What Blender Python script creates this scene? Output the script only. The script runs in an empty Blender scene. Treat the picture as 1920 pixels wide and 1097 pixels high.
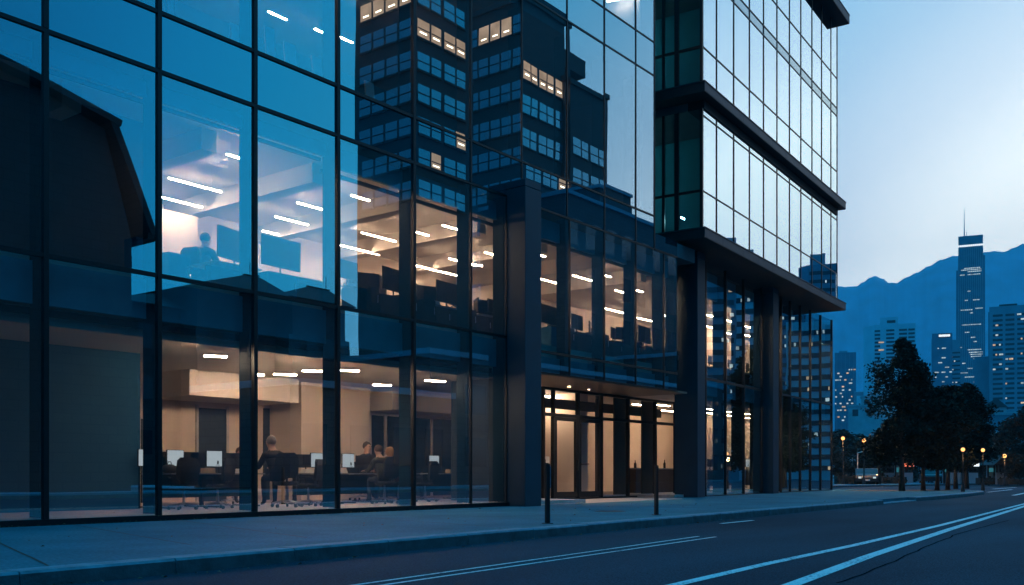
import bpy, math, random
from mathutils import Vector, Matrix
from mathutils import noise as mnoise

random.seed(7)
SC = bpy.context.scene
COL = SC.collection
rad = math.radians

# ------------------------------------------------------------------ camera
YAW = rad(37.7)                      # optical axis, measured from the street direction (+X) towards the facade (+Y)
CS, SN = math.cos(YAW), math.sin(YAW)
FPX, CPX, HORY, EYE = 1863.0, 960.0, 888.0, 0.85
cam = bpy.data.cameras.new("camera")
cam.sensor_width = 36.0
cam.lens = FPX / 1920 * 36.0
cam.shift_y = (HORY - 548.5) / 1920
cam.clip_start = 0.1
cam.clip_end = 20000
camo = bpy.data.objects.new("camera", cam)
COL.objects.link(camo)
camo.location = (0, 0, EYE)
camo.rotation_euler = (rad(90), 0, YAW - rad(90))
SC.camera = camo

# ------------------------------------------------------------------ dusk sky
GLOW_AZ = rad(-4.0)                   # the afterglow sits low over the far end of the street
world = bpy.data.worlds.new("World")
SC.world = world
world.use_nodes = True
nt = world.node_tree
nt.nodes.clear()
N = nt.nodes.new
tc = N('ShaderNodeTexCoord')
nrm = N('ShaderNodeVectorMath'); nrm.operation = 'NORMALIZE'
dot = N('ShaderNodeVectorMath'); dot.operation = 'DOT_PRODUCT'
dot.inputs[1].default_value = (math.cos(GLOW_AZ), math.sin(GLOW_AZ), 0.0)
acos = N('ShaderNodeMath'); acos.operation = 'ARCCOSINE'
div = N('ShaderNodeMath'); div.operation = 'DIVIDE'; div.inputs[1].default_value = math.pi
ramp = N('ShaderNodeValToRGB')
els = ramp.color_ramp.elements
stops = [(0, (2.15, 2.18, 1.96)), (20, (2.12, 2.17, 1.96)), (25, (2.0, 2.1, 1.96)), (30, (1.22, 1.43, 1.54)), (35, (.72, 1.04, 1.28)),
         (41, (.32, .76, 1.10)), (47, (.04, .62, 1.08)), (53, (.015, .54, 1.04)), (57, (.010, .46, .97)), (61, (.006, .36, .82)),
         (66, (.003, .26, .63)), (75, (.002, .17, .44)), (90, (.002, .14, .36)), (130, (.002, .12, .27)), (180, (.002, .10, .22))]
els[0].position = 0; els[0].color = (*stops[0][1], 1)
els[1].position = 1; els[1].color = (*stops[-1][1], 1)
for a_, c_ in stops[1:-1]:
    e_ = els.new(a_ / 180.0); e_.color = (*c_, 1)
nish = N('ShaderNodeTexSky')
nish.sky_type = 'NISHITA'
nish.sun_disc = False
nish.sun_elevation = rad(0.0)
nish.sun_rotation = rad(90) - GLOW_AZ
mixs = N('ShaderNodeMix'); mixs.data_type = 'RGBA'; mixs.blend_type = 'ADD'
mixs.inputs['Factor'].default_value = 0.01
scl = N('ShaderNodeVectorMath'); scl.operation = 'SCALE'; scl.inputs['Scale'].default_value = 10.0
bg = N('ShaderNodeBackground'); bg.inputs['Strength'].default_value = 0.1
out = N('ShaderNodeOutputWorld')
L = nt.links.new
# the glow lies flat along the horizon: heights count a third more than bearings
flat = N('ShaderNodeVectorMath'); flat.operation = 'MULTIPLY'; flat.inputs[1].default_value = (1, 1, 1.35)
fln = N('ShaderNodeVectorMath'); fln.operation = 'NORMALIZE'
L(tc.outputs['Generated'], nrm.inputs[0]); L(nrm.outputs[0], flat.inputs[0]); L(flat.outputs[0], fln.inputs[0]); L(fln.outputs[0], dot.inputs[0]); L(dot.outputs['Value'], acos.inputs[0])
L(acos.outputs[0], div.inputs[0]); L(div.outputs[0], ramp.inputs['Fac'])
# deep blue light from overhead
sep = N('ShaderNodeSeparateXYZ'); zen = N('ShaderNodeMapRange'); zen.interpolation_type = 'SMOOTHSTEP'
zen.inputs['From Min'].default_value = .52; zen.inputs['From Max'].default_value = .85
zcol = N('ShaderNodeVectorMath'); zcol.operation = 'SCALE'; zcol.inputs[0].default_value = (.0, .68, 1.35)
zadd = N('ShaderNodeVectorMath'); zadd.operation = 'ADD'
L(nrm.outputs[0], sep.inputs[0]); L(sep.outputs['Z'], zen.inputs['Value']); L(zen.outputs[0], zcol.inputs['Scale'])
L(ramp.outputs['Color'], zadd.inputs[0]); L(zcol.outputs[0], zadd.inputs[1])
L(zadd.outputs[0], scl.inputs[0]); L(scl.outputs[0], mixs.inputs['A']); L(nish.outputs['Color'], mixs.inputs['B'])
L(mixs.outputs['Result'], bg.inputs['Color']); L(bg.outputs[0], out.inputs['Surface'])

SC.view_settings.view_transform = 'Standard'
SC.view_settings.look = 'None'
SC.view_settings.exposure = 0.0
SC.view_settings.gamma = 1.0
cy = SC.cycles
cy.use_denoising = True
cy.max_bounces = 10
cy.diffuse_bounces = 4
cy.glossy_bounces = 4
cy.transmission_bounces = 4
cy.transparent_max_bounces = 24
cy.caustics_reflective = False
cy.caustics_refractive = False
cy.sample_clamp_indirect = 4.0
cy.sample_clamp_direct = 0.0

STRIP_POWER = 235.0


# ------------------------------------------------------------------ pixel -> world helpers (survey of the photograph)
def on_y(px, Y):
    k = (px - CPX) / FPX
    return Y * (CS + k * SN) / (SN - k * CS)

def z_at(py, X, Y):
    return EYE + (HORY - py) * (X * CS + Y * SN) / FPX

def on_z(px, py, Z):
    d = FPX * (EYE - Z) / (py - HORY)
    r = (px - CPX) / FPX * d
    return d * CS + r * SN, d * SN - r * CS

def at_depth(px, d, py=HORY):
    r = (px - CPX) / FPX * d
    return d * CS + r * SN, d * SN - r * CS, EYE + (HORY - py) / FPX * d

# ------------------------------------------------------------------ materials
def new_mat(name):
    m = bpy.data.materials.new(name)
    m.use_nodes = True
    m.node_tree.nodes.clear()
    return m, m.node_tree

def pbr(name, col, rough=.6, metal=0.0, var=0.15, scale=3.0, spec=.5, bump=0.0, bscale=40.0, detail=6.0):
    m, t = new_mat(name)
    n = t.nodes.new; l = t.links.new
    b = n('ShaderNodeBsdfPrincipled'); o = n('ShaderNodeOutputMaterial')
    b.inputs['Roughness'].default_value = rough
    b.inputs['Metallic'].default_value = metal
    b.inputs['Specular IOR Level'].default_value = spec
    g = n('ShaderNodeNewGeometry')
    nz = n('ShaderNodeTexNoise'); nz.inputs['Scale'].default_value = scale; nz.inputs['Detail'].default_value = detail
    l(g.outputs['Position'], nz.inputs['Vector'])
    cr = n('ShaderNodeValToRGB')
    cr.color_ramp.elements[0].position = .3; cr.color_ramp.elements[1].position = .7
    cr.color_ramp.elements[0].color = (*[c * (1 - var) for c in col], 1)
    cr.color_ramp.elements[1].color = (*[min(1, c * (1 + var)) for c in col], 1)
    l(nz.outputs['Fac'], cr.inputs['Fac']); l(cr.outputs['Color'], b.inputs['Base Color'])
    if bump:
        n2 = n('ShaderNodeTexNoise'); n2.inputs['Scale'].default_value = bscale; n2.inputs['Detail'].default_value = 4
        l(g.outputs['Position'], n2.inputs['Vector'])
        bp = n('ShaderNodeBump'); bp.inputs['Strength'].default_value = bump; bp.inputs['Distance'].default_value = .02
        l(n2.outputs['Fac'], bp.inputs['Height']); l(bp.outputs['Normal'], b.inputs['Normal'])
    l(b.outputs[0], o.inputs[0])
    return m

def emit(name, col, strength, var=0.0, scale=6.0):
    m, t = new_mat(name)
    n = t.nodes.new; l = t.links.new
    e = n('ShaderNodeEmission'); o = n('ShaderNodeOutputMaterial')
    e.inputs['Color'].default_value = (*col, 1)
    e.inputs['Strength'].default_value = strength
    if var:
        g = n('ShaderNodeNewGeometry'); nz = n('ShaderNodeTexNoise'); nz.inputs['Scale'].default_value = scale
        l(g.outputs['Position'], nz.inputs['Vector'])
        mr = n('ShaderNodeMapRange')
        mr.inputs['From Min'].default_value = .3; mr.inputs['From Max'].default_value = .7
        mr.inputs['To Min'].default_value = strength * (1 - var); mr.inputs['To Max'].default_value = strength * (1 + var)
        l(nz.outputs['Fac'], mr.inputs['Value']); l(mr.outputs[0], e.inputs['Strength'])
    l(e.outputs[0], o.inputs[0])
    return m

def glass(name, r0, r1, power, refl=(1, 1, 1), trans=(1, 1, 1), ripple=0.0, rscale=.35, behind=None):
    """coated architectural glass: transparent + mirror, more mirror at grazing angles (behind = opaque backing colour)"""
    m, t = new_mat(name)
    n = t.nodes.new; l = t.links.new
    o = n('ShaderNodeOutputMaterial'); mx = n('ShaderNodeMixShader')
    if behind is None:
        tr = n('ShaderNodeBsdfTransparent'); tr.inputs['Color'].default_value = (*trans, 1)
    else:
        tr = n('ShaderNodeBsdfDiffuse'); tr.inputs['Color'].default_value = (*behind, 1)
    gl = n('ShaderNodeBsdfGlossy'); gl.inputs['Roughness'].default_value = 0.0; gl.inputs['Color'].default_value = (*refl, 1)
    g = n('ShaderNodeNewGeometry')
    dt = n('ShaderNodeVectorMath'); dt.operation = 'DOT_PRODUCT'
    l(g.outputs['Incoming'], dt.inputs[0]); l(g.outputs['True Normal'], dt.inputs[1])
    ab = n('ShaderNodeMath'); ab.operation = 'ABSOLUTE'; l(dt.outputs['Value'], ab.inputs[0])
    om = n('ShaderNodeMath'); om.operation = 'SUBTRACT'; om.inputs[0].default_value = 1.0; l(ab.outputs[0], om.inputs[1])
    pw = n('ShaderNodeMath'); pw.operation = 'POWER'; pw.inputs[1].default_value = power; l(om.outputs[0], pw.inputs[0])
    mr = n('ShaderNodeMapRange'); mr.inputs['To Min'].default_value = r0; mr.inputs['To Max'].default_value = r1
    l(pw.outputs[0], mr.inputs['Value'])
    l(mr.outputs[0], mx.inputs['Fac']); l(tr.outputs[0], mx.inputs[1]); l(gl.outputs[0], mx.inputs[2])
    if ripple:
        nz = n('ShaderNodeTexNoise'); nz.inputs['Scale'].default_value = rscale; nz.inputs['Detail'].default_value = 1.0
        l(g.outputs['Position'], nz.inputs['Vector'])
        bp = n('ShaderNodeBump'); bp.inputs['Strength'].default_value = 1.0; bp.inputs['Distance'].default_value = ripple
        l(nz.outputs['Fac'], bp.inputs['Height']); l(bp.outputs['Normal'], gl.inputs['Normal'])
    l(mx.outputs[0], o.inputs[0])
    return m

def paving_mat():
    m, t = new_mat('concrete paving')
    n = t.nodes.new; l = t.links.new
    b = n('ShaderNodeBsdfPrincipled'); o = n('ShaderNodeOutputMaterial')
    g = n('ShaderNodeNewGeometry')
    n1 = n('ShaderNodeTexNoise'); n1.inputs['Scale'].default_value = .55; n1.inputs['Detail'].default_value = 8; n1.inputs['Roughness'].default_value = .65
    n2 = n('ShaderNodeTexNoise'); n2.inputs['Scale'].default_value = 22; n2.inputs['Detail'].default_value = 5
    l(g.outputs['Position'], n1.inputs['Vector']); l(g.outputs['Position'], n2.inputs['Vector'])
    c1 = n('ShaderNodeValToRGB'); c1.color_ramp.elements[0].position = .32; c1.color_ramp.elements[1].position = .7
    c1.color_ramp.elements[0].color = (.026, .135, .175, 1); c1.color_ramp.elements[1].color = (.046, .22, .275, 1)
    l(n1.outputs['Fac'], c1.inputs['Fac'])
    c2 = n('ShaderNodeValToRGB'); c2.color_ramp.elements[0].position = .3; c2.color_ramp.elements[1].position = .75
    c2.color_ramp.elements[0].color = (.62, .62, .62, 1); c2.color_ramp.elements[1].color = (1.22, 1.22, 1.22, 1)
    l(n2.outputs['Fac'], c2.inputs['Fac'])
    mu = n('ShaderNodeMix'); mu.data_type = 'RGBA'; mu.blend_type = 'MULTIPLY'; mu.inputs['Factor'].default_value = 1
    l(c1.outputs['Color'], mu.inputs['A']); l(c2.outputs['Color'], mu.inputs['B'])
    l(mu.outputs['Result'], b.inputs['Base Color'])
    b.inputs['Roughness'].default_value = .8; b.inputs['Specular IOR Level'].default_value = .12
    bp = n('ShaderNodeBump'); bp.inputs['Strength'].default_value = .25; bp.inputs['Distance'].default_value = .01
    l(n2.outputs['Fac'], bp.inputs['Height']); l(bp.outputs['Normal'], b.inputs['Normal'])
    l(b.outputs[0], o.inputs[0])
    return m

def paint_mat():
    m, t = new_mat('worn road paint')
    n = t.nodes.new; l = t.links.new
    b = n('ShaderNodeBsdfPrincipled'); o = n('ShaderNodeOutputMaterial'); g = n('ShaderNodeNewGeometry')
    n1 = n('ShaderNodeTexNoise'); n1.inputs['Scale'].default_value = 26; n1.inputs['Detail'].default_value = 6
    n2 = n('ShaderNodeTexNoise'); n2.inputs['Scale'].default_value = 1.1; n2.inputs['Detail'].default_value = 4
    l(g.outputs['Position'], n1.inputs['Vector']); l(g.outputs['Position'], n2.inputs['Vector'])
    ad = n('ShaderNodeMath'); ad.operation = 'MULTIPLY_ADD'; ad.inputs[1].default_value = .45
    l(n2.outputs['Fac'], ad.inputs[0]); l(n1.outputs['Fac'], ad.inputs[2])
    cr = n('ShaderNodeValToRGB'); cr.color_ramp.elements[0].position = .55; cr.color_ramp.elements[1].position = .68
    cr.color_ramp.elements[0].color = (.10, .17, .20, 1); cr.color_ramp.elements[1].color = (.62, .72, .72, 1)
    l(ad.outputs[0], cr.inputs['Fac']); l(cr.outputs['Color'], b.inputs['Base Color'])
    b.inputs['Roughness'].default_value = .8; b.inputs['Specular IOR Level'].default_value = .15
    l(b.outputs[0], o.inputs[0])
    return m

def asphalt_mat():
    m, t = new_mat('asphalt')
    n = t.nodes.new; l = t.links.new
    b = n('ShaderNodeBsdfPrincipled'); o = n('ShaderNodeOutputMaterial')
    g = n('ShaderNodeNewGeometry')
    n1 = n('ShaderNodeTexNoise'); n1.inputs['Scale'].default_value = .35; n1.inputs['Detail'].default_value = 7
    mp = n('ShaderNodeMapping'); mp.inputs['Scale'].default_value = (.35, 1.2, 1)
    l(g.outputs['Position'], mp.inputs['Vector']); l(mp.outputs[0], n1.inputs['Vector'])
    n2 = n('ShaderNodeTexNoise'); n2.inputs['Scale'].default_value = 55; n2.inputs['Detail'].default_value = 3
    l(g.outputs['Position'], n2.inputs['Vector'])
    n3 = n('ShaderNodeTexVoronoi'); n3.inputs['Scale'].default_value = 60
    l(g.outputs['Position'], n3.inputs['Vector'])
    c1 = n('ShaderNodeValToRGB'); c1.color_ramp.elements[0].position = .3; c1.color_ramp.elements[1].position = .72
    c1.color_ramp.elements[0].color = (.006, .027, .041, 1); c1.color_ramp.elements[1].color = (.013, .054, .077, 1)
    l(n1.outputs['Fac'], c1.inputs['Fac'])
    c2 = n('ShaderNodeValToRGB'); c2.color_ramp.elements[0].position = .32; c2.color_ramp.elements[1].position = .72
    c2.color_ramp.elements[0].color = (.45, .45, .45, 1); c2.color_ramp.elements[1].color = (1.9, 1.9, 1.9, 1)
    l(n2.outputs['Fac'], c2.inputs['Fac'])
    mu = n('ShaderNodeMix'); mu.data_type = 'RGBA'; mu.blend_type = 'MULTIPLY'; mu.inputs['Factor'].default_value = 1
    l(c1.outputs['Color'], mu.inputs['A']); l(c2.outputs['Color'], mu.inputs['B'])
    l(mu.outputs['Result'], b.inputs['Base Color'])
    b.inputs['Roughness'].default_value = .85; b.inputs['Specular IOR Level'].default_value = .07
    bp = n('ShaderNodeBump'); bp.inputs['Strength'].default_value = .35; bp.inputs['Distance'].default_value = .008
    l(n3.outputs['Distance'], bp.inputs['Height']); l(bp.outputs['Normal'], b.inputs['Normal'])
    l(b.outputs[0], o.inputs[0])
    return m

def brick_mat(name, c1, c2, mortar, scale, rough=.8):
    m, t = new_mat(name)
    n = t.nodes.new; l = t.links.new
    b = n('ShaderNodeBsdfPrincipled'); o = n('ShaderNodeOutputMaterial')
    tcn = n('ShaderNodeTexCoord'); bt = n('ShaderNodeTexBrick')
    g = n('ShaderNodeNewGeometry')
    sx = n('ShaderNodeSeparateXYZ'); l(g.outputs['Position'], sx.inputs[0])
    ad = n('ShaderNodeMath'); ad.operation = 'ADD'; l(sx.outputs['X'], ad.inputs[0]); l(sx.outputs['Y'], ad.inputs[1])
    cb = n('ShaderNodeCombineXYZ'); l(ad.outputs[0], cb.inputs['X']); l(sx.outputs['Z'], cb.inputs['Y'])
    l(cb.outputs[0], bt.inputs['Vector'])
    bt.inputs['Color1'].default_value = (*c1, 1); bt.inputs['Color2'].default_value = (*c2, 1); bt.inputs['Mortar'].default_value = (*mortar, 1)
    bt.inputs['Scale'].default_value = scale; bt.inputs['Mortar Size'].default_value = .015
    l(bt.outputs['Color'], b.inputs['Base Color']); b.inputs['Roughness'].default_value = rough
    l(b.outputs[0], o.inputs[0])
    return m

M = {}
M['frame'] = pbr('dark window frame metal', (.010, .012, .015), .45, .3, .1, 8)
M['fin'] = pbr('dark blue window fin', (.003, .018, .028), .7, 0, .12, 2, spec=.1)
M['pillar'] = pbr('charcoal pillar cladding', (.012, .042, .062), .6, 0, .12, 1.6, bump=.08, bscale=30)
M['band'] = pbr('dark metal band', (.014, .040, .062), .5, 0, .12, 3, spec=.25)
M['soffit'] = pbr('black soffit', (.004, .007, .010), .7, 0, .1, 3)
M['lintel'] = pbr('pale lintel panel', (.16, .48, .60), .6, 0, .16, 1.3)
M['glass'] = glass('facade glass', .37, .98, 1.15, (.86, .96, 1), (.97, 1, 1), .0014, .45)
M['spandrel'] = glass('spandrel glass', .37, .92, 1.15, (.80, .95, 1), (1, 1, 1), .0008, .4, behind=(.012, .035, .055))
M['mirror'] = glass('mirror glass', .93, .985, 1.5, (.78, .90, .95), (.6, .8, .8), .0003, .3)
M['mirrorband'] = glass('spandrel band glass', .50, .62, 1.5, (.80, .95, 1), (1, 1, 1), 0, .3, behind=(.03, .08, .11))
M['greenglass'] = glass('green side glass', .12, .8, 4.0, (.6, .95, 1), (.35, .60, .68), .001, .4)
M['baseglass'] = glass('base glass', .34, .92, 1.5, (.80, .94, 1), (.92, 1, 1), .0016, .6)
M['doorglass'] = glass('entrance glass', .05, .7, 4.5, (.9, .97, 1), (.95, .97, .97))
M['plaster'] = pbr('warm plaster', (.70, .59, .51), .8, 0, .06, 1.0)
M['ceiling'] = pbr('ceiling plaster', (.84, .76, .69), .85, 0, .05, .8)
M['greywall'] = pbr('grey partition', (.004, .095, .20), .8, 0, .1, .9)
M['darkwall'] = pbr('dark blue wall', (.020, .035, .050), .7, 0, .1, 1.5)
M['floorin'] = pbr('grey carpet', (.48, .41, .37), .9, 0, .15, 6)
M['upfloor'] = pbr('pale bounce floor', (.74, .66, .59), .6, 0, .08, 3)  # unseen floor made pale to bounce lamp light onto the ceiling
M['tar'] = pbr('tar', (.004, .010, .014), 1.0, 0, .2, 5, spec=0)
M['stone'] = pbr('pale sheet for entrance glow', (.34, .30, .27), .7, 0, .2, 2.5)  # pale tone that lets the pool of entrance light show
M['slab'] = pbr('concrete slab', (.14, .15, .16), .8, 0, .12, 2)
M['greencore'] = pbr('green interior wall', (.03, .27, .34), .8, 0, .15, .7)
M['strip'] = emit('warm strip lamp', (1.0, .69, .46), STRIP_POWER)
M['stripground'] = emit('warm ground floor strip lamp', (1.0, .68, .45), STRIP_POWER * 3.1)
M['striplobby'] = emit('warm lobby strip lamp', (1.0, .65, .40), STRIP_POWER * .5)
M['stripdim'] = emit('dim tower lamp', (.6, .95, .95), 300)
M['striphouse'] = pbr('lamp housing', (.5, .48, .45), .5)
M['spot'] = emit('warm spot lamp', (1.0, .66, .40), 420)
M['black'] = pbr('black plastic', (.012, .013, .015), .45, 0, .1, 10)
M['desk'] = pbr('grey desk top', (.22, .24, .26), .5, 0, .08, 5)
M['chrome'] = pbr('brushed metal', (.5, .5, .5), .3, .9, .05, 10)
M['fabric'] = pbr('dark chair fabric', (.022, .026, .032), .85, 0, .15, 25)
M['screen'] = emit('lit white screen', (.82, .93, 1.0), .75)
M['paper'] = pbr('white paper', (.72, .72, .70), .7, 0, .05, 10)
M['warmbox'] = pbr('buff cardboard', (.45, .32, .20), .8, 0, .1, 6)
M['skin'] = pbr('skin', (.48, .29, .21), .55, 0, .08, 15)
M['cloth_black'] = pbr('black knit', (.014, .015, .018), .9, 0, .15, 30)
M['cloth_olive'] = pbr('dark olive jacket', (.040, .042, .036), .9, 0, .15, 30)
M['cloth_rose'] = pbr('rose knit', (.28, .10, .09), .9, 0, .15, 30)
M['cloth_navy'] = pbr('navy shirt', (.02, .03, .05), .9, 0, .15, 30)
M['hair_white'] = pbr('grey hair', (.27, .24, .23), .7, 0, .2, 60)
M['hair_brown'] = pbr('brown hair', (.10, .055, .032), .6, 0, .3, 60)
M['hair_blonde'] = pbr('blonde hair', (.36, .19, .075), .6, 0, .25, 60)
M['hair_dark'] = pbr('dark hair', (.018, .014, .012), .6, 0, .3, 60)
M['paving'] = paving_mat()
M['asphalt'] = asphalt_mat()
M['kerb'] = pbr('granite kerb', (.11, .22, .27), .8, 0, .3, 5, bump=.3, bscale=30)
M['kerbface'] = pbr('darker kerb granite', (.045, .085, .10), .85, 0, .35, 5, bump=.3, bscale=30)  # darker tone than the kerb top
M['marking'] = paint_mat()
M['soil'] = pbr('bare soil', (.055, .042, .034), .95, 0, .3, 6)
M['leaf'] = pbr('street tree leaves', (.012, .020, .014), .8, 0, .5, 2.5, spec=.2)
M['leafdark'] = pbr('park tree leaves', (.010, .016, .012), .75, 0, .4, 1.2)
M['bark'] = pbr('bark', (.040, .034, .030), .9, 0, .3, 10)
M['litter'] = pbr('dry leaves', (.17, .10, .055), .85, 0, .4, 30)
M['bollard'] = pbr('black bollard paint', (.008, .010, .012), .5, 0, .1, 10)
M['signblue'] = pbr('grey blue label plate', (.13, .30, .42), .5, 0, .3, 14)
M['housewall'] = brick_mat('dark stone wall', (.055, .062, .066), (.045, .052, .058), (.036, .04, .045), .55)
M['slate'] = brick_mat('slate roof', (.045, .05, .055), (.036, .041, .047), (.028, .03, .034), .8)
M['brick'] = brick_mat('dark brick', (.075, .068, .064), (.060, .056, .055), (.05, .05, .05), 3.2)
M['oldwindow'] = glass('old window with sky tint behind', .24, .95, 1.5, (.8, .95, 1), (1, 1, 1), .006, .3, behind=(.05, .17, .22))  # backing tint stands in for blue sky mirrored in the panes, no blind
M['litwindow'] = emit('warm lit window', (1.0, .66, .46), .62, .25, .5)
M['lampdot'] = emit('lamp seen through window', (1.0, .82, .60), 6.0)
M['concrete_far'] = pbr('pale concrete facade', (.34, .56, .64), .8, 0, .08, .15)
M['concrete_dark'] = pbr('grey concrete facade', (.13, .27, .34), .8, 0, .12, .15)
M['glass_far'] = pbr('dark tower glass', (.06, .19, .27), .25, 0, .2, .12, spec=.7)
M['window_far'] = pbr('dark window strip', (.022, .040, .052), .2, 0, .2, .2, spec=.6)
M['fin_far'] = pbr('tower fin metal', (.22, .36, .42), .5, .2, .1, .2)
M['litcool'] = emit('cool lit office windows', (.72, .92, .98), .62, .5, .35)
M['litwarm'] = emit('warm lit office windows', (1.0, .70, .45), .62, .5, .35)
M['signwhite'] = emit('white roof sign', (.85, .95, 1.0), 1.4)
M['streetlamp'] = emit('sodium lamp', (1.0, .43, .13), 2.6)
M['streetlamp_small'] = emit('small white lamp', (.9, .95, .9), 5)
M['redsign'] = emit('red shop sign', (1.0, .22, .12), 1.1)
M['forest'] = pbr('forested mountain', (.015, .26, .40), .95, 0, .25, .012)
M['hedge'] = pbr('dark hedge', (.014, .020, .018), .9, 0, .4, 3)
M['carpaint'] = pbr('dark car paint', (.02, .025, .03), .3, .3, .05, 3)
M['carglass'] = pbr('dark car glass', (.01, .012, .015), .08, 0, .05, 3)
M['rubber'] = pbr('tyre rubber', (.01, .01, .01), .9, 0, .1, 10)
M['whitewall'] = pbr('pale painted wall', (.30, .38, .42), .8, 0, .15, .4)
M['teal'] = emit('teal lit panel', (.10, .55, .70), .22, .3, 3)
M['iron'] = pbr('cast iron', (.025, .028, .030), .6, .3, .3, 30)


# ------------------------------------------------------------------ mesh builder
class MB:
    def __init__(s):
        s.v = []; s.f = []; s.m = []
    def face(s, pts, m=0):
        i = len(s.v); s.v += [tuple(p) for p in pts]; s.f.append(tuple(range(i, i + len(pts)))); s.m.append(m)
    def hexa(s, p, m=0):
        i = len(s.v); s.v += [tuple(q) for q in p]
        for q in ((0, 3, 2, 1), (4, 5, 6, 7), (0, 1, 5, 4), (1, 2, 6, 5), (2, 3, 7, 6), (3, 0, 4, 7)):
            s.f.append(tuple(i + k for k in q)); s.m.append(m)
        return s
    def box(s, x0, x1, y0, y1, z0, z1, m=0):
        s.hexa([(x0, y0, z0), (x1, y0, z0), (x1, y1, z0), (x0, y1, z0), (x0, y0, z1), (x1, y0, z1), (x1, y1, z1), (x0, y1, z1)], m)
        return s
    def prism(s, poly, fn, a, b, m=0, caps=True):
        """poly: 2-D points; fn(p, t) -> 3-D point, extruded from t=a to t=b"""
        n = len(poly); i = len(s.v)
        s.v += [tuple(fn(p, a)) for p in poly] + [tuple(fn(p, b)) for p in poly]
        for k in range(n):
            q = (k + 1) % n
            s.f.append((i + k, i + q, i + n + q, i + n + k)); s.m.append(m)
        if caps:
            s.f.append(tuple(i + k for k in range(n))[::-1]); s.m.append(m)
            s.f.append(tuple(i + n + k for k in range(n))); s.m.append(m)
        return s
    def tube(s, pts, rads, n=8, m=0, cap=True):
        pts = [Vector(p) for p in pts]
        if not hasattr(rads, '__len__'): rads = [rads] * len(pts)
        rings = []
        ref = Vector((.31, .17, .93)).normalized()
        for k, p in enumerate(pts):
            d = (pts[min(k + 1, len(pts) - 1)] - pts[max(k - 1, 0)]).normalized()
            a = d.cross(ref)
            if a.length < 1e-3: a = d.cross(Vector((1, 0, 0)))
            a.normalize(); b = d.cross(a)
            i = len(s.v)
            for j in range(n):
                t = 2 * math.pi * j / n
                s.v.append(tuple(p + (a * math.cos(t) + b * math.sin(t)) * rads[k]))
            rings.append(i)
        for k in range(len(rings) - 1):
            for j in range(n):
                q = (j + 1) % n
                s.f.append((rings[k] + j, rings[k] + q, rings[k + 1] + q, rings[k + 1] + j)); s.m.append(m)
        if cap:
            s.f.append(tuple(rings[0] + j for j in range(n))[::-1]); s.m.append(m)
            s.f.append(tuple(rings[-1] + j for j in range(n))); s.m.append(m)
        return s
    def lathe(s, prof, n=16, c=(0, 0, 0), m=0):
        rings = []
        for r, z in prof:
            i = len(s.v); rings.append(i)
            for j in range(n):
                t = 2 * math.pi * j / n
                s.v.append((c[0] + r * math.cos(t), c[1] + r * math.sin(t), c[2] + z))
        for k in range(len(rings) - 1):
            for j in range(n):
                q = (j + 1) % n
                s.f.append((rings[k] + j, rings[k] + q, rings[k + 1] + q, rings[k + 1] + j)); s.m.append(m)
        s.f.append(tuple(rings[0] + j for j in range(n))[::-1]); s.m.append(m)
        s.f.append(tuple(rings[-1] + j for j in range(n))); s.m.append(m)
        return s
    def build(s, name, mats, parent=None, smooth=False, bevel=0.0, world=True):
        me = bpy.data.meshes.new(name)
        me.from_pydata(s.v, [], s.f)
        if not isinstance(mats, (list, tuple)): mats = [mats]
        for mt in mats: me.materials.append(mt)
        for p, k in zip(me.polygons, s.m):
            p.material_index = k; p.use_smooth = smooth
        me.update()
        o = bpy.data.objects.new(name, me)
        COL.objects.link(o)
        if parent is not None:
            o.parent = parent
            if world: o.matrix_parent_inverse = world_of(parent).inverted()
        if bevel:
            bv = o.modifiers.new('bevel', 'BEVEL'); bv.width = bevel; bv.segments = 2; bv.limit_method = 'ANGLE'
        return o

def world_of(o):
    mtx = Matrix.Translation(o.location) @ o.rotation_euler.to_matrix().to_4x4()
    if o.parent is not None:
        mtx = world_of(o.parent) @ o.matrix_parent_inverse @ mtx
    return mtx

def tag(o, label=None, cat=None, group=None, kind=None):
    if label: o['label'] = label
    if cat: o['category'] = cat
    if group: o['group'] = group
    if kind: o['kind'] = kind
    return o

def thing(name, label, cat, loc=(0, 0, 0), rz=0.0, group=None):
    o = bpy.data.objects.new(name, None)
    COL.objects.link(o)
    o.location = loc; o.rotation_euler = (0, 0, rz); o.empty_display_size = .3
    return tag(o, label, cat, group)

def copy_tree(o, parent=None):
    c = o.copy(); COL.objects.link(c)
    if parent is not None: c.parent = parent
    for ch in list(o.children): copy_tree(ch, c)
    return c

def structure(name, mb, mat, **k):
    return tag(mb.build(name, mat, **k), kind='structure')

ORD = ['first', 'second', 'third', 'fourth', 'fifth', 'sixth', 'seventh', 'eighth', 'ninth', 'tenth', 'eleventh', 'twelfth',
       'thirteenth', 'fourteenth', 'fifteenth', 'sixteenth', 'seventeenth', 'eighteenth', 'nineteenth', 'twentieth',
       'twenty-first', 'twenty-second', 'twenty-third', 'twenty-fourth', 'twenty-fifth', 'twenty-sixth', 'twenty-seventh', 'twenty-eighth']

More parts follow.
